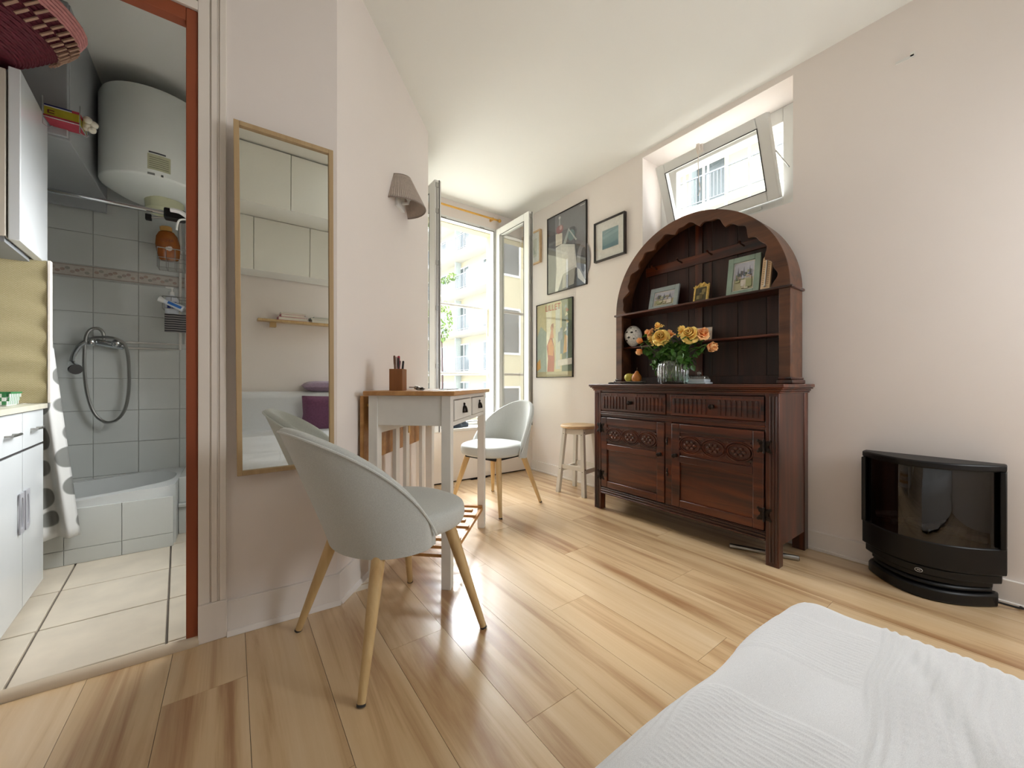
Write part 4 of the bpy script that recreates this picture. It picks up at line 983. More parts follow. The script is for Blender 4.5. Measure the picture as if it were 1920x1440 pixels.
# roses
pm = []
for h1, h2 in (('ffab2e', 'ffdc7e'), ('ff9440', 'ffc88c')):
    m, nt, N, L, P = newmat('rose_petal'); tc = N.new('ShaderNodeTexCoord'); ln = N.new('ShaderNodeVectorMath'); ln.operation = 'LENGTH'; L.new(tc.outputs['Object'], ln.inputs[0])
    mr = N.new('ShaderNodeMapRange'); mr.inputs['From Max'].default_value = .035; L.new(ln.outputs['Value'], mr.inputs['Value']); rp = N.new('ShaderNodeValToRGB'); rp.color_ramp.elements[0].color = rgb(h1) + (1,); rp.color_ramp.elements[0].position = .2; rp.color_ramp.elements[1].color = rgb(h2) + (1,); L.new(mr.outputs['Result'], rp.inputs['Fac']); L.new(rp.outputs['Color'], P.inputs['Base Color'])
    P.inputs['Roughness'].default_value = .6; P.inputs['Subsurface Weight'].default_value = .15; P.inputs['Subsurface Radius'].default_value = (.01, .005, .002); pm.append(m)
def rose(label, px, py, X, r_, tiltdir, mat, seed, bud=False):
    r_ *= 1.5 if not bud else 1.65
    q = at_x(px, py, X); c = Vector(q); base = Vector((VX + random.uniform(-.03, .03), VY + random.uniform(-.05, .05), TZ + .02))
    t = thing('rose', label, 'rose', tuple(base), 0, 'roses in the glass vase'); rnd = random.Random(seed)
    d = Vector(tiltdir).normalized(); Q = d.to_track_quat('Z', 'Y').to_matrix().to_4x4()
    loc = c - base
    g = G(); layers = [(3, .20, 80), (4, .36, 72), (5, .54, 60), (6, .76, 44), (7, 1.0, 24)] if not bud else [(3, .25, 80), (4, .45, 76), (4, .62, 68), (4, .75, 55)]
    for li, (cnt, rad, el) in enumerate(layers):
        for k in range(cnt):
            a0 = 2 * pi * k / cnt + li * .7 + rnd.uniform(-.15, .15); wd = 2 * pi / cnt * .66; e = R(el + rnd.uniform(-6, 6)); nu, nv = 7, 6
            hh = r_ * (1.2 - .25 * rad) if not bud else r_ * 1.5
            def fn(i, j):
                u = i / (nu - 1) * 2 - 1; v = j / (nv - 1); a = a0 + u * wd * (1 - .35 * v * v) ; prof_ = math.sin(min(1, v * 1.05) * pi / 2)
                rr = r_ * rad * (.12 + .88 * prof_) * (1 + .05 * u * u); zz = hh * sin(e) * v * (1 - .16 * u * u) - r_ * .25 * rad + (r_ * .14 * sin(3 * u + seed) * v * v * rad) - (.38 * r_ * v ** 3 if rad > .7 else .08 * r_ * v ** 3)
                return (rr * cos(a), rr * sin(a), zz)
            g.grid(nu, nv, fn)
    vsn = [tuple(Q @ Vector(p)) for p in g.v]; g.v = vsn
    bl = g.build('bloom', mat, t, smooth=70, solid=.0008); bl.location = loc
    s0 = Vector((0, 0, 0)); mid = Vector((loc.x * .35, loc.y * .35, .15)); end = loc - d * r_ * .25
    G().tube(smooth_path([s0, mid, end - d * .02, end], 6), .0028, 6).build('stem', M['stem'], t)
    g = G()
    for k in range(7):
        u = .45 + .5 * k / 6; p = mid.lerp(end, u); a = rnd.uniform(0, 2 * pi); E_ = Matrix.Translation(p) @ Euler((rnd.uniform(-.9, .3), rnd.uniform(-.5, .5), a)).to_matrix().to_4x4(); L_ = rnd.uniform(.035, .055); w_ = L_ * .36
        nn = 6; g.add([( (w_ * sin(pi * (i / nn) ** .8)) * sd, L_ * i / nn + .006, -.012 * (i / nn) ** 2 + (.004 if sd else 0)) for i in range(nn + 1) for sd in (-1, 0, 1)], [(i * 3 + s_, i * 3 + s_ + 1, i * 3 + s_ + 4, i * 3 + s_ + 3) for i in range(nn) for s_ in (0, 1)], E_)
    g.build('leaf', M['leaf'], t, smooth=60)
cd_ = (-.85, -.5, .35)
rose('large open yellow rose facing forward over the left half of the vase', 1239, 632, 2.17, .036, (-.8, -.3, .25), pm[0], 1)
rose('pale yellow rose just behind the large open yellow one', 1226, 637, 2.22, .028, (-.6, .5, .3), pm[0], 2)
rose('small topmost yellow rose leaning up towards the upper shelf', 1235, 613, 2.25, .022, (-.3, .3, .9), pm[0], 3)
rose('peach rose seen from the side next to the mosaic skull', 1218, 625, 2.22, .024, (-.2, .9, .4), pm[1], 4)
rose('large open yellow orange rose over the right half of the vase', 1294, 627, 2.17, .036, (-.85, -.2, .35), pm[0], 5)
rose('pale yellow rose touching the large right one on its left side', 1281, 622, 2.22, .028, (-.5, .3, .8), pm[0], 6)
rose('deep orange rose in front of the postcard', 1318, 625, 2.20, .027, (-.5, -.7, .5), pm[1], 7)
rose('orange rosebud drooping lowest on the right of the bouquet', 1328, 649, 2.20, .024, (-.1, -.8, -.2), pm[1], 8, True)
rose('small orange rosebud at the left end of the bouquet, upper of two', 1204, 640, 2.20, .017, (-.2, .8, .3), pm[1], 9, True)
rose('small orange rosebud hanging at the left end of the bouquet, lower of two', 1202, 656, 2.20, .019, (-.2, .6, -.7), pm[1], 10, True)
rose('half hidden peach rose behind the leaves in the middle of the bouquet', 1256, 627, 2.27, .022, (-.4, 0, .9), pm[1], 11)
g = G(); rnd = random.Random(12)
for k in range(150):
    u = rnd.uniform(-1, 1); p = Vector((VX + rnd.gauss(-.01, .035), VY + .125 * u, TZ + .165 + .055 * (1 - abs(u)) + rnd.uniform(-.03, .055) - .05 * abs(u) ** 2)); E_ = Matrix.Translation(p) @ Euler((rnd.uniform(-1.6, .3), rnd.uniform(-.8, .8), rnd.uniform(0, 6.28))).to_matrix().to_4x4(); L_ = rnd.uniform(.03, .055); w_ = L_ * .36; nn = 5
    g.add([((w_ * sin(pi * (i / nn) ** .8)) * sd, L_ * i / nn, -.012 * (i / nn) ** 2 + (.004 if sd else 0)) for i in range(nn + 1) for sd in (-1, 0, 1)], [(i * 3 + s_, i * 3 + s_ + 1, i * 3 + s_ + 4, i * 3 + s_ + 3) for i in range(nn) for s_ in (0, 1)], E_)
for k in range(14):
    a = rnd.uniform(-.04, .04); b = rnd.uniform(-.06, .06); g.tube([(VX + a, VY + b, TZ + .02), (VX + a * .4, VY + b * .5, TZ + .14), (VX + b * .8, VY + a * 2.4, TZ + .21)], .0022, 5)
o = tag(g.build('rose_foliage', M['leaf'], smooth=60), 'dark green rose leaves filling the vase below the blooms', 'leaves'); o['kind'] = 'stuff'
# butter dish, photo card
bdc = at_x(1311, 0, 2.30)
t = thing('butter_dish', 'low clear glass butter dish with a round knob beside the vase', 'dish', (2.30, bdc[1], TZ), -pi / 2)
G().box(-.062, -.045, 0, .062, .045, .012).box(-.052, -.036, .012, .052, .036, .03).build('dish_base', plain('pale_blue_glass', 'cfd8de', .1, var=.02), t, bevel=.005)
G().box(-.05, -.034, .012, .05, .034, .052).build('lid', M['thinglass'], t, bevel=.01); G().ball((0, 0, .066), .014, 14, 8).lathe([(.001, .05), (.012, .05), (.008, .058), (.001, .058)], 12).build('lid_knob', M['thinglass'], t)
cdp = at_x(1318, 0, 2.42)
t = thing('postcard', 'light postcard leaning on the lower shelf behind the roses', 'postcard', (2.40, cdp[1], 1.154), -pi / 2 + R(8)); E = Matrix.Rotation(-R(12), 4, 'X')
g = G().col('e2cdb9').box(-.06, 0, 0, .06, .002, .085, E).col('c4967c').box(-.05, -.0006, .01, .02, 0, .05, E).col('f0e6dc').box(-.058, -.0005, .062, .058, 0, .082, E).col('9b7b6a').box(.02, -.0006, .012, .05, 0, .045, E); g.build('card', M['ink'], t, smooth=0)
G().ball((-.072, .0, .08), .014, 12, 6, (1, .3, 1)).tube([(-.072, .004, 0), (-.072, .004, .07)], .003, 6).build('card_clip', plain('shell_pink', 'c9b0aa', .5), t)
q = at_x(1160, 713, 2.2)
tag(G().lathe([(.001, 0), (.014, 0), (.02, .006), (.012, .012), (.001, .013)], 14, sx=1.5).build('pebble', plain('dark_cloth_fold', '3d3b40', .6), loc=(2.13, pc[1] + .115, TZ)), 'small dark pebble beside the fruit plate', 'pebble')
tp = at_z(1466, 1041, .013); tq = at_z(1498, 1047, .013)
d_ = (Vector(tp) - Vector(tq)).normalized()
t = thing('metal_tube', 'grey metal tube lying on the floor under the dresser', 'tube', tq)
G().tube([(0, 0, 0), tuple(d_ * .30)], .0125, 20).build('barrel', M['steel'], t); G().tube([tuple(d_ * -.002), tuple(d_ * .004)], .0105, 16).build('end_plug', M['black'], t)

# ------------------------------------------------------------------ dining chairs
def make_chair(label, loc, rz):
    t = thing('dining_chair', label, 'chair', loc, rz, 'fabric dining chairs at the narrow table')
    # seat
    g = G(); n = 48
    prof = [(.02, .372), (.90, .372), (.97, .380), (1.0, .398), (1.0, .425), (.985, .443), (.94, .455), (.80, .462), (.5, .466), (.02, .467)]
    def so(a):
        c, s = cos(a), sin(a); return (.018 + (.235 if c >= 0 else -.172) * abs(c) ** .78, .222 * (1 if s >= 0 else -1) * abs(s) ** .78)
    def fn(i, j):
        x, y = so(2 * pi * i / n); r_, z = prof[j]; return (.018 + (x - .018) * r_, y * r_, z - (.008 * max(0, x) / .25 if j > 5 else 0))
    g.grid(n, len(prof), fn, closeu=True); g.f.append(tuple(i * len(prof) + len(prof) - 1 for i in range(n))); g.c.append((1, 1, 1)); g.f.append(tuple(i * len(prof) for i in range(n))[::-1]); g.c.append((1, 1, 1))
    g.build('seat', M['fab'], t, smooth=60, sub=1)
    # curved back shell
    g = G(); NP, PM = 61, R(90); zb = .345
    def hz(p): 
        c = max(0.0, cos(p / PM * pi / 2)); return .385 + .355 * c ** .85
    def rad(p): return .262, .252
    def outp(p, v, off):
        zt = hz(p); zlow = zb + .0 * abs(p) + .02 * (abs(p) / PM) ** 3; z = zlow + (zt - zlow) * v
        fl = 1.22 * max(0, z - zb) ** 1.3; ax = .225 + off; ay = .232 + off
        back = .37 * max(0, fl) * max(0, cos(p)) ** .7
        side = .06 * max(0, fl)
        bot = -.022 * max(0, 1 - (z - zb) / .26) ** 2
        return (.02 - (ax + back + bot) * cos(p), (ay + side + bot * .2) * sin(p), z)
    ring = []
    NV = 16
    th_ = .017
    vs = []
    for i in range(NP):
        p = -PM + 2 * PM * i / (NP - 1); tp_ = th_ * (1 if abs(p) < PM * .9 else max(.35, (PM - abs(p)) / (PM * .1)))
        for j in range(NV): vs.append(outp(p, j / (NV - 1), tp_))
        x, y, z = outp(p, 1, 0); x2, y2, z2 = outp(p, 1, tp_ * .7); vs.append((x2, y2, z2 + .009)); vs.append((x, y, z + .012)); x2, y2, z2 = outp(p, 1, -tp_ * .7); vs.append((x2, y2, z2 + .009))
        for j in range(NV)[::-1]: vs.append(outp(p, j / (NV - 1), -tp_))
    m_ = NV * 2 + 3; fs = []
    for i in range(NP - 1):
        for j in range(m_): k = (j + 1) % m_; fs.append((i * m_ + j, i * m_ + k, (i + 1) * m_ + k, (i + 1) * m_ + j))
    fs.append(tuple(range(m_))); fs.append(tuple((NP - 1) * m_ + j for j in range(m_))[::-1])
    g.add(vs, fs); bk_ = g.build('backrest', M['fab'], t, smooth=50)
    g = G(); g.tube([outp(-PM * .985 + 2 * PM * .985 * i / 60, 1.0, th_ + .001) for i in range(61)], .0038, 6); g.build('piping', M['fab2'], bk_)
    G().box(-.15, -.15, .352, .17, .15, .374).build('under_frame', M['black'], t)
    for sx, sy in ((1, 1), (1, -1), (-1, 1), (-1, -1)):
        top = Vector((.135 * sx + .01, .145 * sy, .372)); ft = Vector((.228 * sx + .0, .236 * sy, .006))
        l_ = G().tube([top, top.lerp(ft, .3), ft], [.0215, .0195, .0115], 16).build('leg', M['ash'], t)
        G().tube([ft, ft + (ft - top).normalized() * .006], [.0125, .0125], 12).build('foot_cap', M['dkgrey'], l_)
    return t
ch = make_chair('pale grey fabric chair with its back to the mirror, nearest chair', (.4625, 1.370, .0), R(11.5))
copy_thing(ch, (1.574, 2.36, 0), R(195.2), 'pale grey fabric chair beyond the table, beside the tall window')

# ------------------------------------------------------------------ narrow drop-leaf table (local x along the slanted wall, y towards the wall)
A0 = Vector((.752, 1.507)); B0 = Vector((1.2415, 2.0246)); C0 = Vector((.511, 1.732))
ang = math.atan2((B0 - A0).y, (B0 - A0).x)
t = thing('drop_leaf_table', 'narrow white table with honey pine top, leaf folded down', 'table', (A0.x, A0.y, 0), ang)
LT = (B0 - A0).length; WT = (C0 - A0).length; lw = .021; TT = .85
for x, y in ((0, 0), (LT, 0), (0, WT), (LT, WT)): G().box(x - lw, y - lw, 0, x + lw, y + lw, TT - .02).build('leg', M['tabw'], t, bevel=.002)
G().box(-.045, -.045, TT - .02, LT + .03, WT + .035, TT).build('tabletop', M['pine'], t, bevel=.004)
g = G(); g.box(-lw + .004, lw, .70, -lw + .020, WT - lw, TT - .02); g.box(LT + lw - .02, lw, .70, LT + lw - .004, WT - lw, TT - .02); g.box(lw, WT + lw - .02, .70, LT - lw, WT + lw - .004, TT - .02)
g.box(lw, -lw + .004, TT - .04, LT - lw, -lw + .02, TT - .02); g.box(lw, -lw + .004, .695, LT - lw, -lw + .02, .715); g.box(LT / 2 - .012, -lw + .004, .715, LT / 2 + .012, -lw + .02, TT - .04)
g.box(lw, -lw + .018, .695, LT - lw, WT, .703); g.build('apron', M['tabw'], t, bevel=.0015)
for x0, x1 in ((lw + .008, LT / 2 - .018), (LT / 2 + .018, LT - lw - .008)):
    d = G().box(x0, -lw - .004, .719, x1, -lw + .012, TT - .043).box(x0 + .01, -lw + .01, .72, x1 - .01, .24, .78).build('drawer', M['tabw'], t, bevel=.002)
    xm = (x0 + x1) / 2; g = G()
    def fn(i, j):
        a = pi * i / 10; b = pi / 2 * j / 6; return (xm + .024 * cos(a), -lw - .005 - .018 * sin(a) * sin(b) ** .8, .745 + .034 * (sin(a) ** .7) * cos(b) if j < 6 else .745)
    g.grid(11, 7, fn); g.ball((xm, -lw - .006, .785), .006, 8, 5)
    g.build('cup_handle', M['iron'], d, solid=.002)
lf = G().box(-.01, WT + .050, TT - .32, LT + .03, WT + .068, TT - .022).build('drop_leaf', M['pinez'], t, bevel=.004)
G().box(.2, WT + .036, TT - .045, .24, WT + .052, TT - .02).box(.5, WT + .036, TT - .045, .54, WT + .052, TT - .02).build('leaf_hinge', M['brass'], lf)
# folded gate frames against the back
for q, (x0, x1, posts) in enumerate(((.03, .37, (.20, .325)), (.40, .68, (.555,)))):
    gt = G().box(x0, WT - .010, .66, x1, WT + .012, .70).box(x0, WT - .010, .10, x1, WT + .012, .14).build('gate_frame', M['tabw'], t, bevel=.002)
    for xx in posts: G().box(xx, WT - .009, .14, xx + .042, WT + .011, .66).build('slat', M['tabw'], gt, bevel=.002)
    G().box(x1 - .02, WT - .013, .62, x1 - .005, WT - .009, .67).build('latch_plate', M['brass'], gt)
G().tube([(.02, WT + .03, .785), (.02, WT + .045, .785)], .008, 10).build('screw', M['brass'], t)
# lower slatted shelf
sh_ = G().box(lw, -.012, .108, LT - lw, .004, .128).box(lw, WT - .02, .108, LT - lw, WT - .004, .128).build('lower_shelf', M['pinez'], t, bevel=.001)
for k in range(9): xx = .00 + k * (LT - .04) / 8; G().box(xx, -.010 if k % 2 == 0 else .03, .128, xx + .026, WT - .004, .142).build('slat', M['pine'], sh_, bevel=.0015)
# on the table
def tpt(x, y, z=TT): p = Matrix.Rotation(ang, 2) @ Vector((x, y)) + A0; return (p.x, p.y, z)
ph = thing('pencil_holder', 'brown wooden pencil box at the wall end of the table', 'pencil holder', tpt(.06, .25), ang + R(4))
g = G()
for a in ((-.03, -.03, -.024, .03), (.024, -.03, .03, .03), (-.024, -.03, .024, -.024), (-.024, .024, .024, .03)): g.box(a[0], a[1], 0, a[2], a[3], .098)
g.box(-.024, -.024, 0, .024, .024, .006); g.build('box', wood('brown_veneer', '7d4a20', '9a6230', .5, 2, 20, .1), ph, bevel=.0015)
pens = [('dark grey pen in the pencil box', '3a3634', -.016, -.012, .14, -3), ('light metal pen in the pencil box', 'b9b1a8', -.010, .010, .145, 4), ('pale pink marker in the pencil box', 'e9b3b8', .008, .008, .148, 1), ('crimson marker standing tallest in the pencil box', 'a8213a', .0, -.004, .150, 0), ('black pen leaning out of the pencil box', '1d1b1c', .016, -.006, .130, 12), ('slate grey pen leaning out beside the black one', '5b5a60', .014, .014, .132, 16), ('brown handled brush in the pencil box', '6d4a35', -.019, .002, .150, -6)]
for lb, h, x, y, z, tl in pens:
    p0 = Vector(tpt(.06, .25)) + Matrix.Rotation(ang, 3, 'Z') @ Vector((x, y, .008)); o = thing('pen', lb, 'pen', tuple(p0), ang, 'pens in the wooden pencil box'); o.rotation_euler = (R(tl * .2), R(tl * .6), ang)
    cm = plain('pen_' + h, h, .35); G().tube([(0, 0, 0), (0, 0, z - .04)], .0042, 8).build('barrel', cm, o); G().tube([(0, 0, z - .04), (0, 0, z - .004), (0, 0, z)], [.0052, .0050, .003], 8).build('cap', cm, o)
ks = thing('keys', 'small bunch of metal keys on the table beside the pencil box', 'keys', tpt(.085, .155), ang)
G().tube([(.014 * cos(a), .014 * sin(a), .003) for a in [2 * pi * i / 18 for i in range(18)]], .0014, 5, closed=True).build('ring', M['steel'], ks)
for k in range(3):
    E = Matrix.Rotation(k * .7, 4, 'Z') @ Matrix.Translation((.014, 0, .003 + .004 * k)); G().tube([(0, 0, 0), (.012, 0, .004)], [.009, .009], 10, M=E).box(.008, -.003, .002, .042, .003, .006, E).build('key', M['steel'] if k else M['iron'], ks)
o = tag(G().box(-.07, -.05, 0, .07, .05, .0012).build('note_paper', plain('white_paper', 'f2f1ee', .7)), 'sheet of white paper lying on the table', 'paper'); o.location = tpt(.26, .14); o.rotation_euler = (0, 0, ang + .2)
o = tag(G().box(-.05, -.035, 0, .05, .035, .004).build('booklet', plain('blue_grey_card', '8d93a0', .5)), 'small blue grey booklet on the table near the window end', 'booklet'); o.location = tpt(.42, .12); o.rotation_euler = (0, 0, ang - .15)

# ------------------------------------------------------------------ stool
t = thing('stool', 'round stool with beech seat and white legs beside the dresser', 'stool', (2.30, 2.225, 0), R(12))
G().lathe([(.001, .525), (.145, .525), (.15, .530), (.15, .542), (.145, .548), (.001, .548)], 48).build('seat', M['beech'], t)
for sx, sy in ((1, 1), (1, -1), (-1, 1), (-1, -1)):
    a = Vector((.082 * sx, .082 * sy, .525)); b = Vector((.122 * sx, .122 * sy, 0)); w_ = .016
    g = G(); g.add([(p.x + dx * w_, p.y + dy * w_, p.z) for p in (b, a) for dx, dy in ((-1, -1), (1, -1), (1, 1), (-1, 1))], [(0, 3, 2, 1), (4, 5, 6, 7), (0, 1, 5, 4), (1, 2, 6, 5), (2, 3, 7, 6), (3, 0, 4, 7)])
    l_ = g.build('leg', M['tabw'], t, bevel=.002)
    g = G()
    for zz in (.495, .21): q_ = b.lerp(a, zz / .525); g.tube([(q_.x, q_.y - sy * -.015, zz), (q_.x, q_.y + sy * .0175, zz)], .005, 8); g.tube([(q_.x + sx * .015, q_.y, zz - .02), (q_.x + sx * .0175, q_.y, zz - .02)], .005, 8)
    g.build('bolt', M['iron'], l_)
g = G()
for s in (-1, 1): g.box(-.08, s * .082 - .009, .475, .08, s * .082 + .009, .515); g.box(s * .082 - .009, -.08, .475, s * .082 + .009, .08, .515)
g.build('seat_frame', M['tabw'], t, bevel=.002)
g = G()
for s in (-1, 1): g.box(-.10, s * .106 - .009, .17, .10, s * .106 + .009, .205); g.box(s * .106 - .009, -.10, .195, s * .106 + .009, .10, .23)
g.build('stretcher', M['tabw'], t, bevel=.002)
# ------------------------------------------------------------------ tall mirror, hung leaning slightly forward
MX0, MX1, MZ0, MZ1 = .014, .327, .560, 1.783
mc = (MX0 + MX1) / 2; ma = math.atan2(.002, 1)
mr_ = thing('wall_mirror', 'tall narrow mirror in a pale wood frame', 'mirror', (mc, dwy(mc) - .004, MZ0)); mr_.rotation_euler = (R(1.6), R(-.5), ma)
mw, mh = (MX1 - MX0) / 2, MZ1 - MZ0
g = G(); fw = .016
for i, a in enumerate(((-mw, -mw + fw, 0, mh), (mw - fw, mw, 0, mh), (-mw + fw, mw - fw, mh - fw, mh), (-mw + fw, mw - fw, 0, fw))):
    G().box(a[0], -.026, a[2], a[1], 0, a[3]).build('frame_rail', M['mirwood'], mr_, bevel=.0015)
G().box(-mw + fw - .002, -.016, fw - .002, mw - fw + .002, -.010, mh - fw + .002).build('mirror_glass', M['mirror'], mr_, smooth=0)
# ------------------------------------------------------------------ wall lamp
lc = A + WD * ((Vector((.754, 2.12)) - A).dot(WD)); la = math.atan2(WD.y, WD.x)
# local x along the wall, y = out of the wall (WN) -> mirrored frame: out = -y
lp = thing('wall_lamp', 'pleated taupe half-cone wall lamp shade', 'wall lamp', (lc.x, lc.y, 1.86), la)
g = G(); NL = 120
def fn(i, j):
    a = -pi + pi * i / NL; v = j / 8; pw_ = .0022 * (1 if i % 3 == 1 else -.6) * (.5 + .5 * (1 - v)); rx = .138 + (.058 - .138) * v + pw_; ry = .150 + (.072 - .150) * v + pw_
    return (rx * cos(a) - .01 * v, ry * sin(a) - .001, .005 + .158 * v)
g.grid(NL + 1, 9, fn); sm = plain('taupe_pleated_silk', 'bdafa3', .7, var=.08, scale=60); shd = g.build('lamp_shade', sm, lp, smooth=25, solid=.0015)
g = G(); g.tube([fn(i, 0) for i in range(0, NL + 1, 3)], .0035, 6); g.tube([fn(i, 8) for i in range(0, NL + 1, 3)], .003, 6); g.build('trim_tape', plain('taupe_tape', '8f8177', .7), shd)
G().box(-.05, -.018, .0, .05, 0, .13).build('back_plate', M['pvc'], lp, bevel=.004)
G().tube([(0, -.02, .03), (0, -.055, .03), (0, -.06, .05)], .008, 8).lathe([(.001, .05), (.014, .05), (.014, .085), (.001, .085)], 14, (0, -.06, 0)).build('bulb_holder', M['pvc'], lp)
# ------------------------------------------------------------------ pictures on the right wall
def wall_picture(name, label, corners, depth, fw, mat, art, cat='poster'):
    (xl, ytl, ybl), (xr, ytr, ybr) = corners
    X = XR - depth
    tl, bl, tr, br = at_x(xl, ytl, X), at_x(xl, ybl, X), at_x(xr, ytr, X), at_x(xr, ybr, X)
    z0, z1 = (bl[2] + br[2]) / 2, (tl[2] + tr[2]) / 2; ya, yb = tl[1], tr[1]   # ya far (image left), yb near
    w_ = ya - yb; h_ = z1 - z0
    t = thing(name, label, cat, (XR, (ya + yb) / 2, z0), -pi / 2, 'pictures on the right wall')
    # local x = away from the window towards the dresser (image right), -y out of the wall
    for a in ((-w_ / 2, -w_ / 2 + fw, 0, h_), (w_ / 2 - fw, w_ / 2, 0, h_), (-w_ / 2 + fw, w_ / 2 - fw, h_ - fw, h_), (-w_ / 2 + fw, w_ / 2 - fw, 0, fw)):
        G().box(a[0], -depth, a[2], a[1], 0, a[3]).build('frame_rail', mat, t, bevel=.0015)
    x0, x1, q0, q1 = -w_ / 2 + fw, w_ / 2 - fw, fw, h_ - fw; lay = [0]
    g = G(); yb_ = -depth * .45
    def poly(h, pts):
        lay[0] += 1; y = yb_ - .00015 * lay[0]; g.col(h); g.add([(x0 + (x1 - x0) * u, y, q0 + (q1 - q0) * v) for u, v in pts], [tuple(range(len(pts)))])
    def rect(h, a, b, c, d): poly(h, [(a, b), (c, b), (c, d), (a, d)])
    def ell(h, cx_, cy_, rx, ry, n=20, a0=0, a1=2 * pi): poly(h, [(cx_ + rx * cos(a0 + (a1 - a0) * i / n), cy_ + ry * sin(a0 + (a1 - a0) * i / n)) for i in range(n)])
    art(rect, poly, ell, t, (x0, x1, q0, q1, yb_)); g.build('print', M['ink'], t, smooth=0)
    G().box(x0, -depth * .8, q0, x1, -depth * .8 + .0015, q1).build('glass_sheet', M['picglass'], t, smooth=0)
    return t
black_fr = plain('black_picture_frame', '231c1c', .4)
def art_bottle(rect, poly, ell, t, b):
    rect('6f6f76', 0, 0, 1, 1); rect('5f5f66', 0, 0, .2, 1); poly('807f84', [(.2, 1), (1, 1), (1, .45), (.45, .62), (.2, .7)])
    poly('5a5a5e', [(.4, .62), (.95, .48), (1, .3), (1, .0), (.5, 0)]); ell('8b8a8e', .93, .3, .16, .22); ell('55555b', .94, .3, .08, .15)
    poly('e6e4de', [(.22, .58), (.38, .60), (.72, .53), (.80, .10), (.97, .0), (.98, .04), (.84, .2), (.74, .24), (.42, .20), (.28, .0), (.20, .0), (.24, .3)])
    poly('f2efe8', [(.36, .56), (.70, .50), (.74, .27), (.42, .24)]); poly('b9b8b0', [(.42, .20), (.74, .24), (.70, .04), (.40, .02)]); rect('77747a', .5, .02, .56, .18)
    poly('e9e0d2', [(.22, .60), (.40, .60), (.40, .74), (.22, .76)]); ell('a06a70', .33, .80, .10, .055); ell('c9a5a4', .36, .815, .035, .03)
    poly('b1adb4', [(.305, .85), (.355, .85), (.345, .94), (.315, .94)]); ell('d7d3d3', .33, .95, .03, .02); poly('c0c9c9', [(.55, .75), (.60, .76), (.50, .58), (.42, .59)]); ell('8fa3a6', .64, .66, .09, .07); poly('d5d8d4', [(.55, .76), (.57, .76), (.78, .58), (.75, .57)]); rect('c9c9c9', .86, .965, .97, .975)
def art_sea(rect, poly, ell, t, b):
    rect('ece9e0', 0, 0, 1, 1); rect('7d9ea3', .24, .26, .80, .76); poly('8fb0b3', [(.24, .52), (.8, .62), (.8, .70), (.24, .60)]); poly('6a8f97', [(.24, .26), (.8, .26), (.8, .40), (.24, .34)]); poly('a2bcbd', [(.3, .66), (.6, .72), (.7, .74), (.4, .70)])
    rect('d6d2c8', .23, .25, .81, .255); rect('d6d2c8', .23, .76, .81, .765)
def art_lillet(rect, poly, ell, t, b):
    rect('d8ccA0'.lower(), 0, 0, 1, 1); rect('5f6f5c', .72, .0, 1, 1); poly('7f8a6a', [(.70, 1), (1, 1), (1, .7), (.8, .78)]); poly('b6bfae', [(0, 0), (.3, 0), (.3, .6), (.12, .7), (0, .55)])
    poly('6c7e86', [(.60, .3), (.78, .3), (.74, .66), (.62, .6)]); poly('e4dcc2', [(.3, .0), (.42, .0), (.44, .9), (.28, .9)]); rect('cfd3c8', .55, .1, .68, .92)
    poly('b24a38', [(.30, .0), (.50, .0), (.52, .25), (.50, .42), (.44, .56), (.36, .50), (.30, .42), (.33, .25)]); poly('d98a4a', [(.34, .30), (.48, .28), (.50, .40), (.42, .52), (.34, .44)]); ell('c98a6a', .45, .66, .045, .04); poly('cf8a66', [(.38, .52), (.50, .52), (.48, .63), (.42, .62)]); poly('a65a3c', [(.42, .70), (.49, .72), (.50, .66), (.46, .66)])
    poly('d9a45a', [(.0, .2), (.1, .25), (.12, .12), (.0, .08)]); poly('c8963f', [(.76, .30), (.86, .32), (.88, .52), (.80, .55)]); poly('dfd8cf', [(.62, .22), (1, .24), (1, .16), (.62, .14)]); poly('8c97a8', [(.62, .45), (.74, .5), (.74, .62), (.62, .58)]); rect('b9ad86', 0, .0, 1, .07); poly('4e5a4a', [(.88, .4), (1, .45), (1, .7), (.9, .6)])
    for i in range(7): poly(['e9e2c8', '8d9a72', 'c5b27a', '6d7a66', 'dcd3b0', 'a85c40', '93a0a0'][i], [(.78 + .03 * (i % 3), .58 + .05 * i), (.86 + .03 * (i % 3), .60 + .05 * i), (.84, .64 + .05 * i)])
    text('lettering', 'LILLET', (b[3] - b[2]) * .115, plain('red_lettering', 'b4503e', .5), t, ((b[0] + b[1]) / 2 - .01, b[4] - .006, b[2] + (b[3] - b[2]) * .925), (R(90), 0, 0), .0002, .93)
def art_pale(rect, poly, ell, t, b):
    rect('efeee6', 0, 0, 1, 1); rect('dcdccb', .2, .2, .8, .8); poly('c3c9b8', [(.25, .25), (.75, .3), (.6, .6), (.3, .55)])
wall_picture('framed_poster', 'larger grey poster of a bottle on a white table, black frame', ((1025.5, 409.5, 551.5), (1099, 375, 534)), .018, .007, black_fr, art_bottle)
wall_picture('framed_print', 'small sea-green square print with wide mat in black frame', ((1113, 419, 492.5), (1170.5, 396, 475)), .03, .011, black_fr, art_sea, 'picture')
wall_picture('framed_poster', 'colourful poster with red LILLET lettering, thin black frame', ((1005, 571, 707.5), (1073, 558, 708)), .018, .006, black_fr, art_lillet)
wall_picture('framed_print', 'small pale print in light wood frame half behind the open casement', ((978, 445, 500), (1012, 429, 495)), .03, .012, M['beech'], art_pale, 'picture')

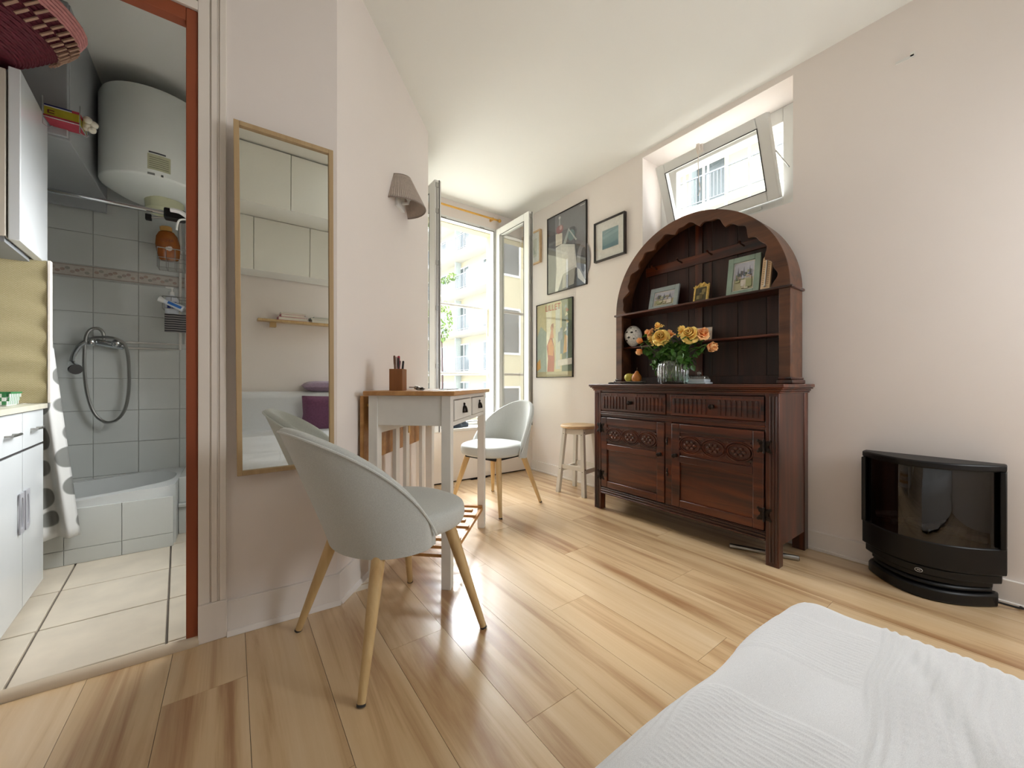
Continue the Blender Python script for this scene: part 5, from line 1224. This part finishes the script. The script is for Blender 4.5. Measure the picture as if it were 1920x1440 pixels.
# ------------------------------------------------------------------ electric stove (local x along the wall towards the window, y into the wall)
ev = thing('electric_stove', 'black electric stove heater with curved glass front', 'heater', (2.49, .288, 0), 0)
HWs = .212; ZT = .563
def arc(hw, bulge, back, n=20, yc=0):
    """plan outline: straight back at x=0, bulging front towards -x"""
    pts = [(back, -hw), (back, hw)]
    sd = .055
    for i in range(n + 1):
        q = 1 - 2 * i / n; pts.append((-sd - bulge * (1 - q * q), yc + hw * q))
    return pts
def slabp(g, pl, z0, z1): return g.prism(pl, lambda p: (p[0], p[1], z0), lambda p: (p[0], p[1], z1))
g = G(); slabp(g, arc(HWs, .135, -.01), ZT - .028, ZT); g.build('top_cap', M['black'], ev, bevel=.006)
g = G(); slabp(g, arc(HWs, .135, -.01), .13, .235); slabp(g, arc(HWs - .012, .130, -.01), .095, .13); slabp(g, arc(HWs - .035, .115, -.01), .07, .095)
g.build('lower_housing', M['black'], ev, bevel=.005)
g = G(); g.box(-.075, HWs - .016, .235, -.01, HWs, ZT - .028).box(-.075, -HWs, .235, -.01, -HWs + .016, ZT - .028); g.build('side_post', M['black'], ev, bevel=.003)
G().box(-.02, -HWs + .016, .235, -.01, HWs - .016, ZT - .028).build('back_plate', plain('black_firebox', '0a0a0a', .6), ev)
g = G(); slabp(g, arc(.19, .145, -.01), 0.0, .05); slabp(g, arc(.175, .125, -.01), .05, .07); g.build('plinth', M['black'], ev, bevel=.008)
gl = G(); nn = 24
def fg(i, j): q = 1 - 2 * i / nn; return (-.055 - .132 * (1 - q * q), (HWs - .012) * q, .235 + (ZT - .028 - .235) * j)
gl.grid(nn + 1, 2, fg); gl.build('curved_glass', glass('smoked_glass', (.22, .22, .23), 1.55, .02, 1.5), ev, smooth=80)
g = G(); rnd = random.Random(4)
for k in range(6):
    y = -.13 + .05 * k; g.tube([(-.05 - .02 * (k % 2), y - .03, .255 + .018 * (k % 3)), (-.08, y + .04, .262 + .02 * (k % 2))], [.018, .014], 8)
g.build('log', plain('grey_ember_log', '5a4f48', .8, var=.4, scale=40, bump=.6, bscale=60), ev)
g = G(); q = 0.12
for i in range(1):
    cxx = -.055 - .13 * (1 - (q / HWs) ** 2) - .006
g = G(); g.tube([(-.196 + 0 * cos(a), .008 + .011 * cos(a), .112 + .0075 * sin(a)) for a in [2 * pi * i / 24 for i in range(24)]], .0013, 6, closed=True); g.box(-.197, .003, .1105, -.193, .013, .1135); g.build('emblem', plain('silver_emblem', 'b9b9ba', .3, metal=.6), ev)
cp = [(2.44, .12, .02), (2.47, .04, .012), at_z(1890, 1125, .005), at_z(1921, 1136, .005), at_z(1960, 1150, .005)]
tag(G().tube(smooth_path(cp, 6), .004, 8).build('power_cable', M['black']), 'black power cable running from the stove along the wall', 'cable')

# ------------------------------------------------------------------ sofa bed, spread, cushions
BX0, BX1, BY0, BY1, BZ = -1.45, 1.315, -1.075, .425, .30
bd_ = thing('sofa_bed', 'low white covered sofa bed pulled out along the room', 'bed', (0, 0, 0))
G().box(BX0 + .03, BY0 + .0, .0, BX1 - .05, BY1 - .05, .12).build('base', plain('sofa_base_cloth', 'dcdcda', .9), bd_, bevel=.01)
G().box(BX0 + .01, BY0, .12, BX1 - .02, BY1 - .02, BZ - .012).build('mattress', M['cloth'], bd_, bevel=.04, seg=4)
G().box(BX0, BY0, .12, BX1 - .1, BY0 + .20, .66).build('backrest', M['cloth'], bd_, bevel=.05, seg=4)
# bedspread: dense where the photograph sees it
def axis(a, b, fine0, fine1, df, dc):
    v = [a]; 
    while v[-1] < b: v.append(v[-1] + (df if fine0 <= v[-1] <= fine1 else dc))
    v[-1] = b; return np.array(v)
U = axis(BX0, BX1 + .30, .18, BX1 + .12, .0042, .03); V = axis(BY0 + .20, BY1 + .30, -.55, BY1 + .12, .0042, .03)
X, Y = np.meshgrid(U, V, indexing='ij')
rr = .085
def fold(d):
    """distance past the edge start -> (horizontal advance, drop)"""
    d = np.maximum(d, 0); a = np.minimum(d / rr, pi / 2); return rr * np.sin(a), rr * (1 - np.cos(a)) + np.maximum(d - rr * pi / 2, 0)
ex, ey = BX1 - rr, BY1 - rr
dx, dy = np.maximum(X - ex, 0), np.maximum(Y - ey, 0)
dd = np.hypot(dx, dy * 1.0); dd_safe = np.maximum(dd, 1e-6)
cornerR = .11
hx, dz = fold(dd)
PX = np.where(dx > 0, ex + hx * dx / dd_safe, X); PY = np.where(dy > 0, ey + hx * dy / dd_safe, Y)
rot = R(7); u = X * cos(rot) + Y * sin(rot); v = -X * sin(rot) + Y * cos(rot)    # u across the foot, v towards the far edge
u0 = BX1 * cos(rot); 
s_ = lambda x, w_: 1 / (1 + np.exp(-x / w_))
wob = .006 * np.sin(u * 9 + 2) + .004 * np.sin(u * 23)
# ridges parallel to the foot edge in the section nearer the side
vv = v + wob
secA = s_(-(vv - .035), .002)           # ribbed section (towards -Y)
amp = .0042
ribsA = amp * np.abs(np.sin(pi * vv / .0185)) ** .7
two = amp * 1.1 * (np.exp(-((vv - .046) / .004) ** 2) + np.exp(-((vv - .062) / .004) ** 2))
uu = u + .004 * np.sin(v * 21)
blk1 = s_(uu - .985, .002) * s_(1.19 - uu, .002); blk2 = s_(.80 - uu, .002) * s_(uu - .30, .002)
secB = s_(vv - .072, .002) * s_(.300 - vv, .002)
ribsB = .0017 * np.abs(np.sin(pi * uu / .011)) ** .8 * (blk1 * 1 + blk2 * 1.5) * secB
bord = s_(vv - .300, .002) * .0026 * np.abs(np.sin(pi * vv / .015)) ** .8 * s_(.85 - uu, .02)
wr_ = .004 * np.sin(3.1 * (X * 2.2 + Y * 6.5) + 2 * np.sin(X * 4)) * s_(Y + .3, .2) + .003 * np.sin(9 * X - 21 * Y + 1.5 * np.sin(7 * X)) + .0015 * np.sin(47 * Y + 13 * X)
crease = -.012 * np.exp(-((Y - (.16 - .42 * (1.15 - X))) / .016) ** 2) * s_(X - .45, .05) * s_(1.15 - X, .04) + .008 * np.exp(-((Y - (.12 - .42 * (1.15 - X))) / .02) ** 2) * s_(X - .45, .05) * s_(1.15 - X, .04)
puff = .016 * (s_(ex - X, .09) * s_(ey - Y, .09))
tot = ribsA * secA + two + ribsB + bord + (wr_ + crease * .5)
PZ = BZ - .006 + puff - dz
fl = np.minimum(dd / rr, pi / 2)
PZ = PZ + tot * np.cos(fl)
PX = PX + tot * np.sin(fl) * dx / dd_safe; PY = PY + tot * np.sin(fl) * dy / dd_safe
hang = np.clip((dd - .15) / .15, 0, 1); PX += hang * .012 * np.sin(Y * 20) * (dx > 0); PY += hang * .012 * np.sin(X * 18) * (dy > 0)
PZ = np.maximum(PZ, .02)
nu_, nv_ = X.shape
me = bpy.data.meshes.new('bedspread'); co = np.stack([PX, PY, PZ], -1).reshape(-1, 3).astype(np.float32)
idx = np.arange(nu_ * nv_).reshape(nu_, nv_); q = np.stack([idx[:-1, :-1], idx[1:, :-1], idx[1:, 1:], idx[:-1, 1:]], -1).reshape(-1, 4)
me.vertices.add(len(co)); me.vertices.foreach_set('co', co.ravel()); me.loops.add(q.size); me.loops.foreach_set('vertex_index', q.ravel().astype(np.int32)); me.polygons.add(len(q)); me.polygons.foreach_set('loop_start', np.arange(0, q.size, 4, dtype=np.int32)); me.polygons.foreach_set('loop_total', np.full(len(q), 4, dtype=np.int32)); me.update(calc_edges=True)
me.polygons.foreach_set('use_smooth', [True] * len(q)); me.materials.append(M['cloth']); o = bpy.data.objects.new('bedspread', me); COL.objects.link(o)
tag(o, 'white cotton bedspread with ribbed woven stripes on the bed', 'bedspread')
def cushion(name, label, mat, c, w_, h_, d, rot):
    g = G(); n = 20
    def side(sg):
        def fn(i, j):
            a, b = 2 * i / (n - 1) - 1, 2 * j / (n - 1) - 1; th = d * (1 - a ** 4) ** .5 * (1 - b ** 4) ** .5; k = 1 - .07 * (1 - abs(a)) * abs(b) ** 3; k2 = 1 - .07 * (1 - abs(b)) * abs(a) ** 3
            return (w_ * a * k2, sg * th, h_ * b * k)
        return fn
    g.grid(n, n, side(1)); g.grid(n, n, side(-1)); o = g.build(name, mat, smooth=70); o.location = c; o.rotation_euler = rot
    return tag(o, label, 'cushion')
cushion('cushion', 'large plum velvet cushion leaning on the white sofa back', M['purple'], (.79, -.76, .46), .26, .19, .07, (R(-18), 0, 0))
cushion('cushion', 'small mauve cushion lying on top of the white sofa back', M['mauve'], (.79, -.975, .71), .22, .11, .05, (R(88), 0, 0))
# ------------------------------------------------------------------ wall units and shelf behind the camera, seen in the mirror
cabm = plain('cream_cabinet_front', 'ecebe2', .5, var=.01)
def unit(x0, x1, yf_, z0, z1, label):
    t = thing('wall_unit', label, 'cabinet', ((x0 + x1) / 2, yf_, z0), 0, 'cream wall units above the sofa bed'); h_ = (x1 - x0) / 2
    G().box(-h_, -(yf_ - BY0) + .0, 0, h_, -.02, z1 - z0).build('body', cabm, t)
    G().box(-h_ + .002, -.018, -.004, h_ - .002, 0, z1 - z0 - .002).build('door', cabm, t, bevel=.0015)
names_u = ['first', 'second', 'third', 'fourth', 'fifth', 'sixth', 'seventh', 'eighth']
S_U, S_L = .395, .16
for k in range(-2, 4):
    x0 = S_U + .62 * k
    if x0 > -1.7 and x0 + .6 < 2.5: unit(x0, x0 + .62, -.37, 2.18, 2.62, 'plain cream deep wall unit of the upper row, %s from the doorway side' % names_u[k + 2])
for k in range(-3, 5):
    x0 = S_L + .43 * k
    unit(x0, x0 + .43, -.73, 1.735, 2.178, 'plain cream shallow wall unit of the lower row, %s from the doorway side' % names_u[k + 3])
shf = thing('wall_shelf', 'pale wooden wall shelf with books, seen in the mirror', 'shelf', (.20, BY0, 1.30))
G().box(0, 0, .018, 1.1, .17, .038).build('board', M['ash'], shf, bevel=.002)
for xx in (.10, .95): G().box(xx, 0, -.03, xx + .05, .10, .018).build('bracket', M['ash'], shf, bevel=.002)
zz = 1.338
for lb, h, x0, x1, dz_, d in (('dark pink book, lowest of the stack on the wall shelf', 'a8455c', .36, .60, .030, .16), ('rose pink book second in the stack on the wall shelf', 'c9657a', .38, .58, .026, .155), ('white paperback on top of the pink books', 'e8e2dc', .38, .59, .018, .15)):
    t = thing('book', lb, 'book', ((x0 + x1) / 2, BY0 + .09, zz), 0, 'books on the wall shelf'); a = (x1 - x0) / 2
    G().box(-a, -d / 2, 0, a, d / 2, .002).box(-a, -d / 2, dz_ - .002, a, d / 2, dz_).box(-a, -d / 2, 0, -a + .002, d / 2, dz_).build('cover', plain('cover_' + h, h, .5), t); G().box(-a + .002, -d / 2 + .003, .002, a - .003, d / 2 - .003, dz_ - .002).build('pages', plain('book_pages', 'e6dfd0', .8), t); zz += dz_
zz = 1.338
for lb, h, x0, x1, dz_, d in (('white book, lowest of the flat stack beside the pink books', 'e4e2da', .64, .86, .026, .165), ('grey green book on the white one on the wall shelf', '7f8d86', .63, .85, .018, .15), ('pale grey notebook topmost of the flat stack on the shelf', 'cfd0cc', .66, .84, .012, .13)):
    t = thing('book', lb, 'book', ((x0 + x1) / 2, BY0 + .09, zz), 0, 'books on the wall shelf'); a = (x1 - x0) / 2
    G().box(-a, -d / 2, 0, a, d / 2, .002).box(-a, -d / 2, dz_ - .002, a, d / 2, dz_).box(-a, -d / 2, 0, -a + .002, d / 2, dz_).build('cover', plain('cover_' + h, h, .5), t); G().box(-a + .002, -d / 2 + .003, .002, a - .003, d / 2 - .003, dz_ - .002).build('pages', plain('book_pages', 'e6dfd0', .8), t); zz += dz_
